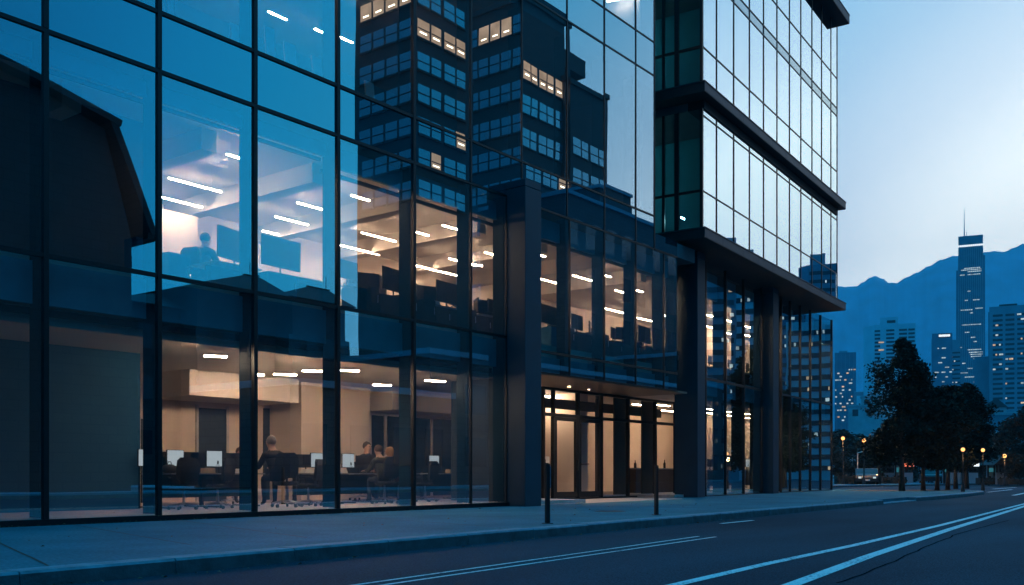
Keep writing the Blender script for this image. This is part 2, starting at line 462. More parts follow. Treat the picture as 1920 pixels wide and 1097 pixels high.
# ------------------------------------------------------------------ ground, road, pavement
FY = 16.0                                         # plane of the main glass front
kerb_line = [(-30, 7.3), (-8, 8.0), (4.2, 8.62), (9, 8.92), (14, 9.18), (18.2, 9.42), (24, 9.72), (30, 10.0), (34, 10.15), (37, 10.3),
             (42, 10.45), (47, 10.7), (51, 11.1), (53.4, 11.7), (54.3, 12.5), (54.5, 13.4)]
def ground_sheet():
    b = MB(); b.face([(-1500, -1500, -.30), (5150, -1500, -.30), (5150, 4100, -.30), (-1500, 4100, -.30)])
    structure('ground', b, M['concrete_dark'])
    b = MB(); b.face([(-120, -5.6, -.15), (300, -5.6, -.15), (300, 110, -.15), (-120, 110, -.15)])
    structure('road', b, M['asphalt'])
ground_sheet()
pave = MB()
poly = [(x, y + .30) for x, y in kerb_line]
island_back = [(54.2, 15.0), (53.0, 17.5), (51.0, 20.0), (49.5, 24), (49.0, 32), (-30, 32)]
pts = poly + island_back
pave.face([(x, y, 0) for x, y in pts])
pave.prism([(x, y) for x, y in pts], lambda p, t: (p[0], p[1], t), -.16, -.004, caps=False)
structure('pavement', pave, M['paving'])
# kerb stones with open joints; dropped at the driveway
kb = MB()
segs = []
for (xa, ya), (xb, yb) in zip(kerb_line[:-1], kerb_line[1:]):
    ln = math.hypot(xb - xa, yb - ya); nseg = max(1, round(ln / 1.55))
    for k in range(nseg):
        segs.append(((xa + (xb - xa) * k / nseg, ya + (yb - ya) * k / nseg), (xa + (xb - xa) * (k + 1) / nseg, ya + (yb - ya) * (k + 1) / nseg)))
rk = random.Random(3)
for (ax, ay), (bx, by) in segs:
    ln = math.hypot(bx - ax, by - ay); ux, uy = (bx - ax) / ln, (by - ay) / ln; nx, ny = -uy, ux
    g = .007; j = rk.uniform(-.008, .008); h = rk.uniform(-.002, .006)
    mid = (ax + bx) / 2
    if 33.2 < mid < 36.6: h = -.10
    p0 = (ax + ux * g, ay + uy * g); p1 = (bx - ux * g, by - uy * g)
    c = .02
    q = lambda p, o, z: (p[0] + nx * (o + j), p[1] + ny * (o + j), z)
    z1 = h
    prof = [(0, -.17), (c * .4, z1 - c * 1.2), (c * 1.2, z1), (.294, z1), (.294, -.17)]
    i = len(kb.v); n = len(prof)
    kb.v += [q(p0, o, z) for o, z in prof] + [q(p1, o, z) for o, z in prof]
    for k in range(n):
        r = (k + 1) % n
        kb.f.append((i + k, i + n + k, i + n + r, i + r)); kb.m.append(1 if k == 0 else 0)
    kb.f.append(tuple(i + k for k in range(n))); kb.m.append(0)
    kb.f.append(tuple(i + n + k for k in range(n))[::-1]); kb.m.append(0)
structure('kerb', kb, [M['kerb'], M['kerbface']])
# joints cut across the pavement (thin dark grooves filled with grit)
jb = MB()
for (xa, ya), (xb, yb) in [((4.62, 8.95), (6.9, 15.7)), ((7.0, 10.2), (8.6, 15.9)), ((8.75, 10.2), (10.6, 15.9)), ((2.4, 8.9), (4.6, 15.8)), ((12.2, 9.5), (14.0, 15.8)),
                           ((16.0, 9.7), (17.9, 15.8)), ((20.3, 9.9), (21.6, 15.3)), ((24.3, 10.1), (25.4, 15.8))]:
    dx, dy = xb - xa, yb - ya; ln = math.hypot(dx, dy); nx, ny = -dy / ln * .014, dx / ln * .014
    prev = None
    for k in range(13):
        t = k / 12; w = 1 + .5 * mnoise.noise((xa + t * 9, ya, 0)); oo = .012 * mnoise.noise((xa, t * 7, 3))
        cur = ((xa + dx * t + nx * w + oo, ya + dy * t + ny * w, .004), (xa + dx * t - nx * w + oo, ya + dy * t - ny * w, .004))
        if prev: jb.face([prev[0], prev[1], cur[1], cur[0]])
        prev = cur
structure('pavement_joint', jb, M['soil'])
# far side of the crossing street and the opposite pavement
fp = MB()
fp.face([(60, 27.0, -.02), (73, 25.2, -.02), (90, 22, -.02), (120, 16, -.02), (260, -4, -.02), (260, 120, -.02), (60, 120, -.02)])
structure('far_pavement', fp, M['paving'])
fk = MB()
fkl = [(60, 27.0), (73, 25.2), (90, 22), (120, 16), (260, -4)]
for (ax, ay), (bx, by) in zip(fkl[:-1], fkl[1:]):
    fk.hexa([(ax, ay - .25, -.16), (bx, by - .25, -.16), (bx, by, -.16), (ax, ay, -.16), (ax, ay - .25, -.015), (bx, by - .25, -.015), (bx, by, -.015), (ax, ay, -.015)])
structure('far_kerb', fk, M['kerbface'])
op = MB(); op.box(-120, 300, -9.5, -5.6, -.16, 0)
structure('opposite_pavement', op, M['paving'])
# road markings
def stripe(pts, w, name='road_marking', z=-.146):
    b = MB(); prev = None
    for k, (x, y) in enumerate(pts):
        xa, ya = pts[max(0, k - 1)]; xb, yb = pts[min(len(pts) - 1, k + 1)]
        dx, dy = xb - xa, yb - ya; ln = math.hypot(dx, dy); nx, ny = -dy / ln * w / 2, dx / ln * w / 2
        cur = ((x + nx, y + ny, z), (x - nx, y - ny, z))
        if prev: b.face([prev[0], prev[1], cur[1], cur[0]])
        prev = cur
    return structure(name, b, M['marking'])
def lerp_pts(pts, n=14):
    o = []
    for (xa, ya), (xb, yb) in zip(pts[:-1], pts[1:]):
        o += [(xa + (xb - xa) * k / n, ya + (yb - ya) * k / n) for k in range(n)]
    return o + [pts[-1]]
RZ = -.15
g = lambda px, py: on_z(px, py, RZ)
stripe(lerp_pts([(-6, 5.55), g(690, 1094), g(1310, 1006)]), .055)
stripe(lerp_pts([(-6, 5.38), g(722, 1097), g(1342, 1007)]), .055)
stripe(lerp_pts([(-6, 3.1), g(1288, 1092), g(1440, 1057), g(1600, 1023), g(1760, 986), (36.2, 6.66), (60, 9.2)]), .13)
stripe(lerp_pts([(-6, 1.7), g(1490, 1095), g(1630, 1043), g(1780, 993), (34.3, 6.25), (60, 8.6)]), .15)
stripe(lerp_pts([g(1352, 982), g(1412, 976)]), .10)
stripe(lerp_pts([g(1852, 923), g(1898, 918)]), .16)
stripe(lerp_pts([g(1862, 917), g(1905, 914)]), .2)
stripe(lerp_pts([g(1900, 929), g(1935, 922)]), .2)
# crack sealed with tar in the near lane
crk = lerp_pts([g(1575, 1094), g(1650, 1064), g(1745, 1022), g(1800, 1000), g(1890, 976)], 9)
crk = [(x + .05 * mnoise.noise((x * 3, y * 3, 1)), y + .05 * mnoise.noise((x * 3, y * 3, 7))) for x, y in crk]
stripe(crk, .022, 'road_crack').data.materials[0] = M['tar']
es = MB(); es.face([(21.18, 15.75, .005), (29.7, 15.75, .005), (30.6, 16.3, .005), (30.6, 18.24, .005), (21.18, 18.24, .005)])  # added pale sheet so the warm pool of entrance light shows here
structure('entrance_glow_sheet', es, M['stone'])
mh = MB(); mh.lathe([(.34, .002), (.36, .006), (.33, .009), (.0, .008)], 24, (19.0, 11.9, 0))
tag(mh.build('manhole_cover', M['iron']), 'round dark manhole cover in the pavement before the lit entrance', 'manhole cover')
# dry leaves along the foot of the glass and the gutter
lf = MB(); rl = random.Random(5)
for k in range(420):
    if k < 260: x = rl.uniform(6, 18); y = FY - .06 - abs(rl.gauss(0, .10)); z = .006
    elif k < 360: x = rl.uniform(3, 20); y = 8.6 + (x - 4.2) * .058 - .06 - abs(rl.gauss(0, .12)); z = -.143
    else: x = rl.uniform(5, 30); y = rl.uniform(9.8, 15.5); z = .006
    a = rl.uniform(0, 6.28); s_ = rl.uniform(.015, .04); t = rl.uniform(.0, .03)
    ca, sa = math.cos(a) * s_, math.sin(a) * s_
    lf.face([(x + ca, y + sa, z), (x - sa * .5, y + ca * .5, z + t), (x - ca, y - sa, z + .004), (x + sa * .5, y - ca * .5, z + t * .6)])
tag(lf.build('fallen_leaves', M['litter']), kind='stuff')
sb = MB(); sb.prism([(48.6, 15.6), (50.5, 13.2), (54, 12.9), (54.0, 14.6), (52, 16.8), (49.5, 17.2)], lambda p, t: (p[0], p[1], t), -.05, .012)
structure('soil_bed', sb, M['soil'])

# ------------------------------------------------------------------ main office building
B = thing('office_building', 'dark framed glass office building with two lit floors behind its street front', 'building', (8, FY, 0))
def part(mb, name, mat, parent=B, **k): return mb.build(name, mat, parent, **k)
ZL2, ZT2, ZS2, ZT3, ZS3, ZTOP = 4.42, 8.10, 9.17, 13.70, 14.78, 20.0
LOWX = [-2.4, -.2, 1.95, 4.05, 6.12, 8.2, 10.28, 12.4, 14.58, 16.94, 19.02, 20.47]
LOWX2 = [21.17, 23.38, 25.22, 27.05, 28.85, 29.77]
UPX = [-2.4, -.2, 1.95, 4.05, 6.12, 8.2, 10.28, 12.4, 14.58, 16.94, 19.02, 21.12, 23.25, 25.22, 27.05, 28.26]
FIN = .42
def vbar(x, z0, z1):
    w = .085 if x < 18 else (.06 if x < 21 else .045)
    part(MB().box(x - w / 2, x + w / 2, FY - (.045 if x < 18 else .02), FY + .06, z0, z1), 'mullion', M['frame'])
for x in LOWX: vbar(x, .10, ZT2 - .04)
for x in LOWX2[1:-1]: vbar(x, 3.62, ZT2 - .04)
for x in UPX[:-1]: vbar(x, ZT2 + .04, ZTOP)
vbar(28.22, ZT2 + .04, ZTOP)
def hbar(x0, x1, z, h=.07):
    for xa, xb, hh, pr in ((x0, min(x1, 18.0), h, .038), (max(x0, 18.0), x1, h * .72, .016)):
        if xb > xa + .01: part(MB().box(xa, xb, FY - pr, FY + .055, z - hh / 2, z + hh / 2), 'transom', M['frame'])
hbar(-4, 20.47, ZL2); hbar(21.17, 29.77, 4.20, .10)
hbar(-4, 28.2, ZT2); hbar(28.26, 29.77, ZT2)
for z in (ZS2, ZT3, ZS3): hbar(-4, 28.2, z)
part(MB().box(-4, 20.47, FY - .09, FY + .06, 0, .10), 'sill', M['frame'])
hbar(21.17, 29.77, 3.62, .06)
rg = random.Random(11)
def pane(x0, x1, z0, z1, mat, y=FY, name='window_pane'):
    ax, az = rg.gauss(0, .0011), rg.gauss(0, .0008)
    xm, zm = (x0 + x1) / 2, (z0 + z1) / 2
    f = lambda x, z: (x, y + (x - xm) * ax + (z - zm) * az, z)
    part(MB().box if False else _quad([f(x0, z0), f(x1, z0), f(x1, z1), f(x0, z1)]), name, mat)
def _quad(p):
    b = MB(); b.face(p); return b
def bays(xs): return list(zip(xs[:-1], xs[1:]))
for x0, x1 in bays(LOWX):
    pane(x0 + .035, x1 - .035, .10, ZL2 - .04, M['glass'])
    pane(x0 + .035, x1 - .035, ZL2 + .04, ZT2 - .04, M['glass'])
for x0, x1 in bays(LOWX2):
    pane(x0 + .035, x1 - .03, 4.25, ZT2 - .04, M['glass'])
    pane(x0 + .035, x1 - .03, 3.65, 4.15, M['glass'])
for x0, x1 in bays(UPX):
    pane(x0 + .035, x1 - .035, ZT2 + .04, ZS2 - .04, M['spandrel'], name='spandrel_panel')
    pane(x0 + .035, x1 - .035, ZS2 + .04, ZT3 - .04, M['glass'])
    pane(x0 + .035, x1 - .035, ZT3 + .04, ZS3 - .04, M['spandrel'], name='spandrel_panel')
    pane(x0 + .035, x1 - .035, ZS3 + .04, ZTOP, M['glass'])
pane(28.26, 29.77, ZT2 + .04, 8.62, M['spandrel'], name='spandrel_panel')
# fins standing behind the mullions
for x in LOWX: part(MB().box(x - .05, x + .05, FY + .07, FY + FIN, .12, ZT2), 'window_fin', M['fin'])
for x in LOWX2[1:]: part(MB().box(x - .05, x + .05, FY + .07, FY + FIN, 3.66, ZT2), 'window_fin', M['fin'])
for x in UPX: part(MB().box(x - .05, x + .05, FY + .07, FY + FIN, ZS2 + .1, ZT3), 'window_fin', M['fin'])
# pale lintel panels hanging behind the top of every storey
for x0, x1 in bays(LOWX):
    part(MB().box(x0 + .06, x1 - .06, FY + .30, FY + .38, 3.66, ZL2 - .05), 'lintel_panel', M['lintel'])
    part(MB().box(x0 + .06, x1 - .06, FY + .30, FY + .38, 7.70 if x0 < 14 else 7.52, ZT2 - .12), 'lintel_panel', M['lintel'])
for x0, x1 in bays(LOWX2):
    part(MB().box(x0 + .06, x1 - .06, FY + .30, FY + .38, 3.68, 4.12), 'lintel_panel', M['lintel'])
    part(MB().box(x0 + .06, x1 - .06, FY + .30, FY + .38, 7.44, ZT2 - .12), 'lintel_panel', M['lintel'])
part(MB().box(-4, 20.4, FY + .44, FY + .50, 3.50, 3.62), 'blind_box', M['frame'])
part(MB().box(-4, 20.4, FY + .56, FY + .60, 3.36, 3.46), 'blind_box', M['plaster'])
part(MB().box(-4, 14.5, FY + .44, FY + .50, 7.62, 7.69), 'blind_box', M['frame'])
part(MB().box(14.51, 29.7, FY + .44, FY + .50, 7.38, 7.46), 'blind_box', M['frame'])
# floors, ceilings, walls; the two lower floors run through under the mirror tower
XR = 30.6
part(MB().box(-4, 24.3, FY + .06, 24, -.14, .10), 'ground_floor', M['floorin'])
part(MB().box(24.31, XR, 18.36, 24, -.14, .10), 'ground_floor', M['floorin'])
part(MB().box(-4, 21.0, FY + .62, 24, 3.42, 3.60), 'ground_ceiling', M['ceiling'])
part(MB().box(21.01, XR, FY + .62, 24, 3.66, 3.80), 'ground_ceiling', M['ceiling'])
part(MB().box(-4, XR, FY + .50, 24, 4.12, 4.50), 'upper_floor', M['upfloor'])
part(MB().box(-4, XR, FY + .52, 24, 7.84, 7.98), 'upper_ceiling', M['ceiling'])
part(MB().box(-4, 28.2, FY + .08, 24, 8.14, 9.12), 'floor_slab', M['slab'])
part(MB().box(-4, 28.2, FY + .08, 24, 13.3, 14.74), 'floor_slab', M['slab'])
part(MB().box(-4, 28.2, FY + .08, 24, 19.2, 20.0), 'roof', M['slab'])
BW = 23.0
part(MB().box(-4, 49, BW, BW + .2, .1, 3.66), 'rear_wall', M['plaster'])
part(MB().box(-4, 49, BW, BW + .2, 4.5, 7.84), 'rear_wall', M['plaster'])
part(MB().box(-4, 28.2, BW, BW + .2, 9.12, 13.3), 'rear_wall', M['greywall'])
part(MB().box(-4, 28.2, BW, BW + .2, 14.74, 19.2), 'rear_wall', M['greywall'])
part(MB().box(-4.2, -4.0, FY, 24, 0, 20), 'end_wall', M['slab'])
part(MB().box(28.14, 28.26, FY + .5, 24, ZT2 + .3, 20), 'end_wall', M['slab'])
# ground floor rooms: grey partition right behind the left windows, dark doors and niches in the rear wall
PX = on_y(263, 19.3)
part(MB().box(-3.9, PX, 19.3, 19.5, .1, 3.42), 'partition_wall', M['greywall'])
part(MB().box(PX - .2, PX, 19.51, 21.0, .1, 3.42), 'partition_wall', M['greywall'])
def rear_panel(p0, p1, z0, z1, name, mat, y=BW, d=.03):
    part(MB().box(on_y(p0, y), on_y(p1, y), y - d, y - .002, z0, z1), name, mat)
rear_panel(370, 423, .1, 2.62, 'inner_door', M['darkwall'])
for p0, p1 in ((366, 370), (423, 427)): rear_panel(p0, p1, .1, 2.70, 'door_frame', M['striphouse'], d=.06)
rear_panel(264, 301, .1, 2.25, 'inner_door', M['darkwall'])
rear_panel(493, 540, .1, 2.72, 'wall_niche', M['darkwall'])
rear_panel(697, 722, .1, 2.72, 'wall_niche', M['darkwall'])
rear_panel(726, 826, .1, 2.72, 'wall_niche', M['darkwall'])
rear_panel(826, 844, .1, 2.72, 'wall_niche', M['darkwall'], d=.05)
part(MB().box(on_y(722, 22.9), on_y(725, 22.9), 22.9, 22.96, .1, 2.75), 'door_frame', M['plaster'])
part(MB().box(on_y(809, 22.9), on_y(812, 22.9), 22.9, 22.96, .1, 2.75), 'door_frame', M['plaster'])
# wide pier in the middle of the room and dropped ceiling beams
x0, x1 = on_y(565, 21.6), on_y(694, 21.6)
part(MB().box(x0, x1, 21.6, BW - .01, .1, 3.41), 'room_pier', M['plaster'])
part(MB().box(on_y(355, 21.2), on_y(560, 21.2), 21.2, BW - .012, 2.78, 3.42), 'ceiling_beam', M['ceiling'])
part(MB().box(on_y(735, 21.8), 26.5, 21.8, BW - .012, 2.84, 3.42), 'ceiling_beam', M['ceiling'])
# second storey: beams running back from the glass
for x in (9.3, 12.2, 15.1, 18.0, 20.9, 23.8, 26.7, 29.6):
    part(MB().box(x - .18, x + .18, FY + 1.2, BW - .01, 7.40, 7.85), 'ceiling_beam', M['ceiling'])
PU = on_y(289, 17.9)
part(MB().box(-3.9, PU, 17.9, 18.05, 4.5, 7.83), 'partition_wall', M['darkwall'])  # added dark wall, hides the lit room so the left windows stay black
part(MB().box(PU - .15, PU, 18.06, 20.6, 4.5, 7.83), 'partition_wall', M['plaster'])
part(MB().box(8.2, on_y(372, 21.5), 21.5, BW - .01, 4.5, 7.29), 'partition_wall', M['plaster'])
part(MB().box(on_y(843, 21.9), on_y(950, 21.9), 21.9, BW - .01, 4.5, 7.2), 'partition_wall', M['plaster'])
# square pillar standing proud of the glass
part(MB().box(20.47, 21.17, 15.387, FY + .3, 0, 8.27), 'pillar', M['pillar'], bevel=.012)
part(MB().box(20.475, 21.165, 15.392, FY + .3, 8.285, 8.47), 'pillar_cap', M['pillar'], bevel=.012)

# recessed entrance
EY = 18.3
ex = lambda px: on_y(px, EY)
part(MB().box(21.18, 30.6, FY + .07, EY + .2, 3.585, 3.645), 'entrance_soffit', pbr('bronze soffit', (.30, .21, .15), .35, .3, .1, 1.2))
part(MB().box(20.9, 21.02, FY + .3, EY, .0, 3.58), 'entrance_return', M['darkwall'])
part(MB().box(24.3, 31, EY - .06, EY + .06, 0, .06), 'entrance_sill', M['frame'])
EM = [1018, 1037, 1083, 1127, 1177, 1228, 1266]
for p in EM: part(MB().box(ex(p) - .045, ex(p) + .045, EY - .06, EY + .06, .06, 3.58), 'entrance_mullion', M['frame'])
ZE = 2.72
part(MB().box(ex(1018), ex(1266), EY - .055, EY + .055, ZE - .05, ZE + .05), 'entrance_transom', M['frame'])
part(MB().box(ex(1018), ex(1266), EY - .052, EY + .052, 3.50, 3.58), 'entrance_transom', M['frame'])
for p0, p1 in zip(EM[:-1], EM[1:]):
    part(_quad([(ex(p0) + .045, EY, ZE + .05), (ex(p1) - .045, EY, ZE + .05), (ex(p1) - .045, EY, 3.5), (ex(p0) + .045, EY, 3.5)]), 'entrance_pane', M['doorglass'])
    if p0 not in (1037, 1083):
        part(_quad([(ex(p0) + .045, EY, .06), (ex(p1) - .045, EY, .06), (ex(p1) - .045, EY, ZE - .05), (ex(p0) + .045, EY, ZE - .05)]), 'entrance_pane', M['doorglass'])
for p0, p1, hs in ((1037, 1083, 1), (1083, 1127, -1)):
    a0, a1 = ex(p0) + .05, ex(p1) - .05
    b = MB()
    b.box(a0, a0 + .11, EY - .045, EY + .045, .07, ZE - .06); b.box(a1 - .11, a1, EY - .045, EY + .045, .07, ZE - .06)
    b.box(a0 + .111, a1 - .111, EY - .044, EY + .044, .07, .26); b.box(a0 + .111, a1 - .111, EY - .044, EY + .044, ZE - .17, ZE - .06)
    dr = part(b, 'entrance_door', M['frame'])
    q = _quad([(a0 + .11, EY, .26), (a1 - .11, EY, .26), (a1 - .11, EY, ZE - .17), (a0 + .11, EY, ZE - .17)]).build('door_glass', M['doorglass'], dr)
    hx = a1 - .055 if hs > 0 else a0 + .055
    hb = MB()
    if hs > 0: hb.tube([(hx, EY - .05, .95), (hx, EY - .11, .97), (hx, EY - .11, 1.30), (hx, EY - .05, 1.32)], .016, 8)
    else: hb.tube([(hx, EY - .05, 1.16), (hx, EY - .10, 1.16), (hx + .42, EY - .10, 1.17)], .018, 8)
    hb.build('door_handle', M['black'], dr)
# lobby behind the doors
M['bronze'] = pbr('dark bronze panel', (.085, .062, .048), .6, 0, .15, 1.5)
for p0, p1 in ((1152, 1176), (1204, 1227), (1118, 1126)):
    part(MB().box(on_y(p0, 18.75), on_y(p1, 18.75), 18.75, 18.8, .1, 3.55), 'lobby_screen', M['bronze'])
part(MB().box(ex(1040), ex(1266), 18.9, 19.0, 3.0, 3.32), 'lobby_bulkhead', M['bronze'])
part(MB().box(ex(1040) - .2, ex(1112), 20.6, 20.75, .1, 3.66), 'lobby_wall', M['plaster'])
part(MB().box(ex(1132), ex(1152), 19.4, 20.9, .1, 3.66), 'lobby_wall', M['plaster'])

# ------------------------------------------------------------------ mirror glass tower on pillars, turned 4.6 degrees off the street front
TA = rad(4.6)
TK = 1.09
T0 = Vector((28.39 * TK, 14.383 * TK, EYE * (1 - TK)))
tz = lambda z: (z - EYE) / TK + EYE            # world height -> tower height
T = thing('mirror_tower', 'pale mirror glass tower over dark pillars at the corner beyond the office front', 'building', T0, TA)
T.scale = (TK, TK, TK)
def tbox(s0, s1, v0, v1, z0, z1, name, mat, **k):
    return MB().box(s0, s1, v0, v1, z0, z1).build(name, mat, T, world=False, **k)
def tquad(p, name, mat):
    b = MB(); b.face(p); return b.build(name, mat, T, world=False)
TS = [0, 1.21, 2.76, 4.30, 5.78, 7.29, 8.80, 10.26, 11.78, 13.18, 14.61, 15.60]
TW = 15.60
DEP = 9.0
rows = [(8.42, 9.76), (9.76, 12.13), (12.13, 12.34), (12.95, 14.30), (14.30, 16.77), (16.77, 17.13), (17.13, 18.45), (18.45, 20.80)]
for z0, z1 in rows:
    mt = M['mirrorband'] if z0 == 16.77 else M['mirror']
    for s0, s1 in zip(TS[:-1], TS[1:]):
        ax, az = rg.gauss(0, .0007), rg.gauss(0, .0006)
        f = lambda s, z: (s, (s - (s0 + s1) / 2) * ax + (z - (z0 + z1) / 2) * az, z)
        if z1 - z0 < .3:
            continue
        tquad([f(s0, z0), f(s1, z0), f(s1, z1), f(s0, z1)], 'spandrel_panel' if z0 == 16.77 else 'window_pane', mt)
tquad([(0, 0, 12.15), (TW, 0, 12.15), (TW, 0, 12.34), (0, 0, 12.34)], 'head_strip', M['mirror'])
for s in TS: tbox(s - .021, s + .021, -.022, .03, 8.42, 12.34, 'mullion', M['frame']); tbox(s - .021, s + .021, -.022, .03, 12.95, 20.80, 'mullion', M['frame'])
for z in (9.76, 12.14, 14.30, 16.77, 17.13, 18.45): tbox(.022, TW, -.020, .028, z - .02, z + .02, 'transom', M['frame'])
tbox(-.05, .04, -.03, .06, 8.42, 12.34, 'corner_post', M['frame']); tbox(-.05, .04, -.03, .06, 12.95, 20.8, 'corner_post', M['frame'])
# left return of green glass, with its floors and rear walls behind it
SV = [0, .86, 1.32, 2.3, 3.6, 5.0]
for z0, z1 in ((8.42, 9.76), (9.76, 12.34), (12.95, 14.30), (14.30, 17.0), (17.0, 20.8)):
    for v0, v1 in zip(SV[:-1], SV[1:]):
        tquad([(0, v1, z0), (0, v0, z0), (0, v0, z1), (0, v1, z1)], 'side_pane', M['greenglass'])
for v in SV[1:]: 
    w = .04 if v != .86 else .07
    tbox(-.03, .05, v - w, v + w, 8.42, 12.34, 'side_mullion', M['frame']); tbox(-.03, .05, v - w, v + w, 12.95, 20.8, 'side_mullion', M['frame'])
for z in (9.76, 14.30, 17.0): tbox(-.02, .045, .06, 5.0, z - .04, z + .04, 'side_transom', M['frame'])
for z0, z1 in ((8.30, 8.50), (12.36, 12.94), (16.8, 17.1), (20.8, 21.0)): tbox(.06, TW - .06, .06, DEP, z0, z1, 'floor_slab', M['slab'])
tbox(2.6, 2.8, .1, DEP, 8.5, 20.8, 'core_wall', M['greencore'])
tbox(.06, 2.6, 5.0, 5.2, 8.5, 20.8, 'core_wall', M['greencore'])
tbox(2.8, TW - .06, 1.6, 1.8, 8.5, 20.8, 'core_wall', M['darkwall'])
tquad([(TW, 0, 8.42), (TW, DEP, 8.42), (TW, DEP, 12.34), (TW, 0, 12.34)], 'end_pane', M['mirror'])
tquad([(TW, 0, 12.95), (TW, DEP, 12.95), (TW, DEP, 20.8), (TW, 0, 20.8)], 'end_pane', M['mirror'])
tbox(0, TW, DEP, DEP + .2, 8.4, 20.8, 'rear_wall', M['slab'])
# projecting dark bands
def band(zt, zb, of, ol, orr, vb):
    st = [-ol, .9, 2.76, 4.30, 5.78, 7.29, 8.80, 10.26, 11.78, 13.18, 14.61, TW + orr]
    bnd = tbox(-ol, TW + orr, -of + .012, vb, zb, zt - .03, 'projecting_band', M['soffit'])
    for s0, s1 in zip(st[:-1], st[1:]):
        b = MB().box(s0 + .006, s1 - .006, -of, -of + .011, zb + .02, zt - .035); o = b.build('band_cladding', M['band'], bnd, world=False)
    b = MB().box(-ol - .02, TW + orr + .02, -of - .02, vb, zt - .029, zt); b.build('band_coping', M['band'], bnd, world=False)
band(8.45, 8.12, .34, .62, .18, 1.62)
band(12.95, 12.62, .34, .62, .18, 5.0)
tbox(.05, TW - .05, -.05, .5, 12.345, 12.619, 'band_soffit', M['soffit'])
band(21.25, 20.85, .5, .62, .18, DEP)
# base of the tower: glass on the two lower storeys between square pillars
BV = .95                                            # glass plane behind the mirror front
bs = lambda px: _solve_s(px)
def _solve_s(px, v=BV):
    k = (px - CPX) / FPX
    ux, uy = math.cos(TA), math.sin(TA)
    ox, oy = T0.x - v * TK * math.sin(TA), T0.y + v * TK * math.cos(TA)
    fn = lambda X, Y: (X * SN - Y * CS) - k * (X * CS + Y * SN)
    return -fn(ox, oy) / fn(ux, uy) / TK
def base_section(pxs, ends):
    ss = [_solve_s(p) for p in pxs]
    for k, s in enumerate(ss):
        tbox(s - .03, s + .03, BV - .05, BV + .05, .1, 8.1, 'mullion', M['frame'])
        tbox(s - .05, s + .05, BV + .06, BV + .46, .12, 7.9, 'window_fin', M['fin'])
    for s0, s1 in zip(ss[:-1], ss[1:]):
        for z0, z1 in ((.1, 4.1), (4.1, 8.1)):
            ax, az = rg.gauss(0, .002), rg.gauss(0, .0015)
            f = lambda s, z: (s, BV + (s - (s0 + s1) / 2) * ax + (z - (z0 + z1) / 2) * az, z)
            tquad([f(s0 + .03, z0), f(s1 - .03, z0), f(s1 - .03, z1), f(s0 + .03, z1)], 'base_pane', M['baseglass'])
        tbox(s0 + .06, s1 - .06, BV + .28, BV + .34, 3.6, 4.25, 'lintel_panel', M['lintel'])
        tbox(s0 + .06, s1 - .06, BV + .28, BV + .34, 7.0, 7.9, 'lintel_panel', M['lintel'])
    tbox(ss[0], ss[-1], BV - .06, BV + .05, 0, .1, 'sill', M['frame'])
    tbox(ss[0], ss[-1], BV - .04, BV + .04, 4.06, 4.14, 'transom', M['frame'])
    return ss
A1 = base_section([1322, 1360, 1394, 1428], 0)
A2 = base_section([1464, 1481, 1500, 1519, 1538, 1559], 0)
SEND = A2[-1]
for px in (1308, 1450):
    # square pillars, front face 0.55 m behind the mirror front
    s = _solve_s(px, .545)
    pl = tbox(s, s + .66, .545, 1.36, 0, 7.90, 'pillar', M['pillar'], bevel=.012)
    tbox(s + .005, s + .655, .55, 1.36, 7.912, 8.115, 'pillar_cap', M['pillar'], bevel=.01)
tquad([(SEND, BV, .1), (SEND, DEP, .1), (SEND, DEP, 8.1), (SEND, BV, 8.1)], 'base_pane', M['baseglass'])
tbox(SEND - .04, SEND + .04, BV - .04, BV + .05, 0, 8.12, 'corner_post', M['frame'])
tbox(.7, SEND, BV + .5, 9.0, 7.92, 8.11, 'floor_slab', M['slab'])
V0 = BV + .5
tbox(.2, SEND - .1, BV + .08, 7.6, tz(-.10), tz(.10), 'ground_floor', M['floorin'])
tbox(.2, SEND - .1, V0, 7.6, tz(3.66), tz(3.80), 'ground_ceiling', M['ceiling'])
tbox(.2, SEND - .1, V0 - .04, 7.6, tz(4.12), tz(4.50), 'upper_floor', M['upfloor'])
tbox(.2, SEND - .1, V0, 7.6, tz(7.72), tz(7.86), 'upper_ceiling', M['ceiling'])
tbox(SEND - .35, SEND - .1, BV + 2.6, 7.6, tz(.10), tz(3.66), 'end_partition', M['greywall'])
for za, zb in ((.10, 3.66), (4.50, 7.72)):
    tbox(A2[0] - .2, SEND - .36, 4.3, 4.4, tz(za), tz(zb), 'added_rear_partition', M['plaster'])  # wall added close to the glass to catch the warm strip light
# low roof and return wall closing the notch between front and tower
part(MB().box(28.27, 31.2, FY + .09, 24, 8.16, 8.62), 'low_roof', M['slab'])
part(MB().hexa([(29.80, 16.03, 3.66), (31.75, 17.12, 3.66), (31.72, 17.18, 3.66), (29.77, 16.09, 3.66), (29.80, 16.03, 8.62), (31.75, 17.12, 8.62), (31.72, 17.18, 8.62), (29.77, 16.09, 8.62)]), 'return_wall', M['pillar'])


# ------------------------------------------------------------------ buildings across the street (seen mirrored in the glass)
def mir(px, py, Yv):
    """a point seen in the main glass at virtual depth Yv -> its real place across the street"""
    X = on_y(px, Yv); return X, 2 * FY - Yv, z_at(py, X, Yv)
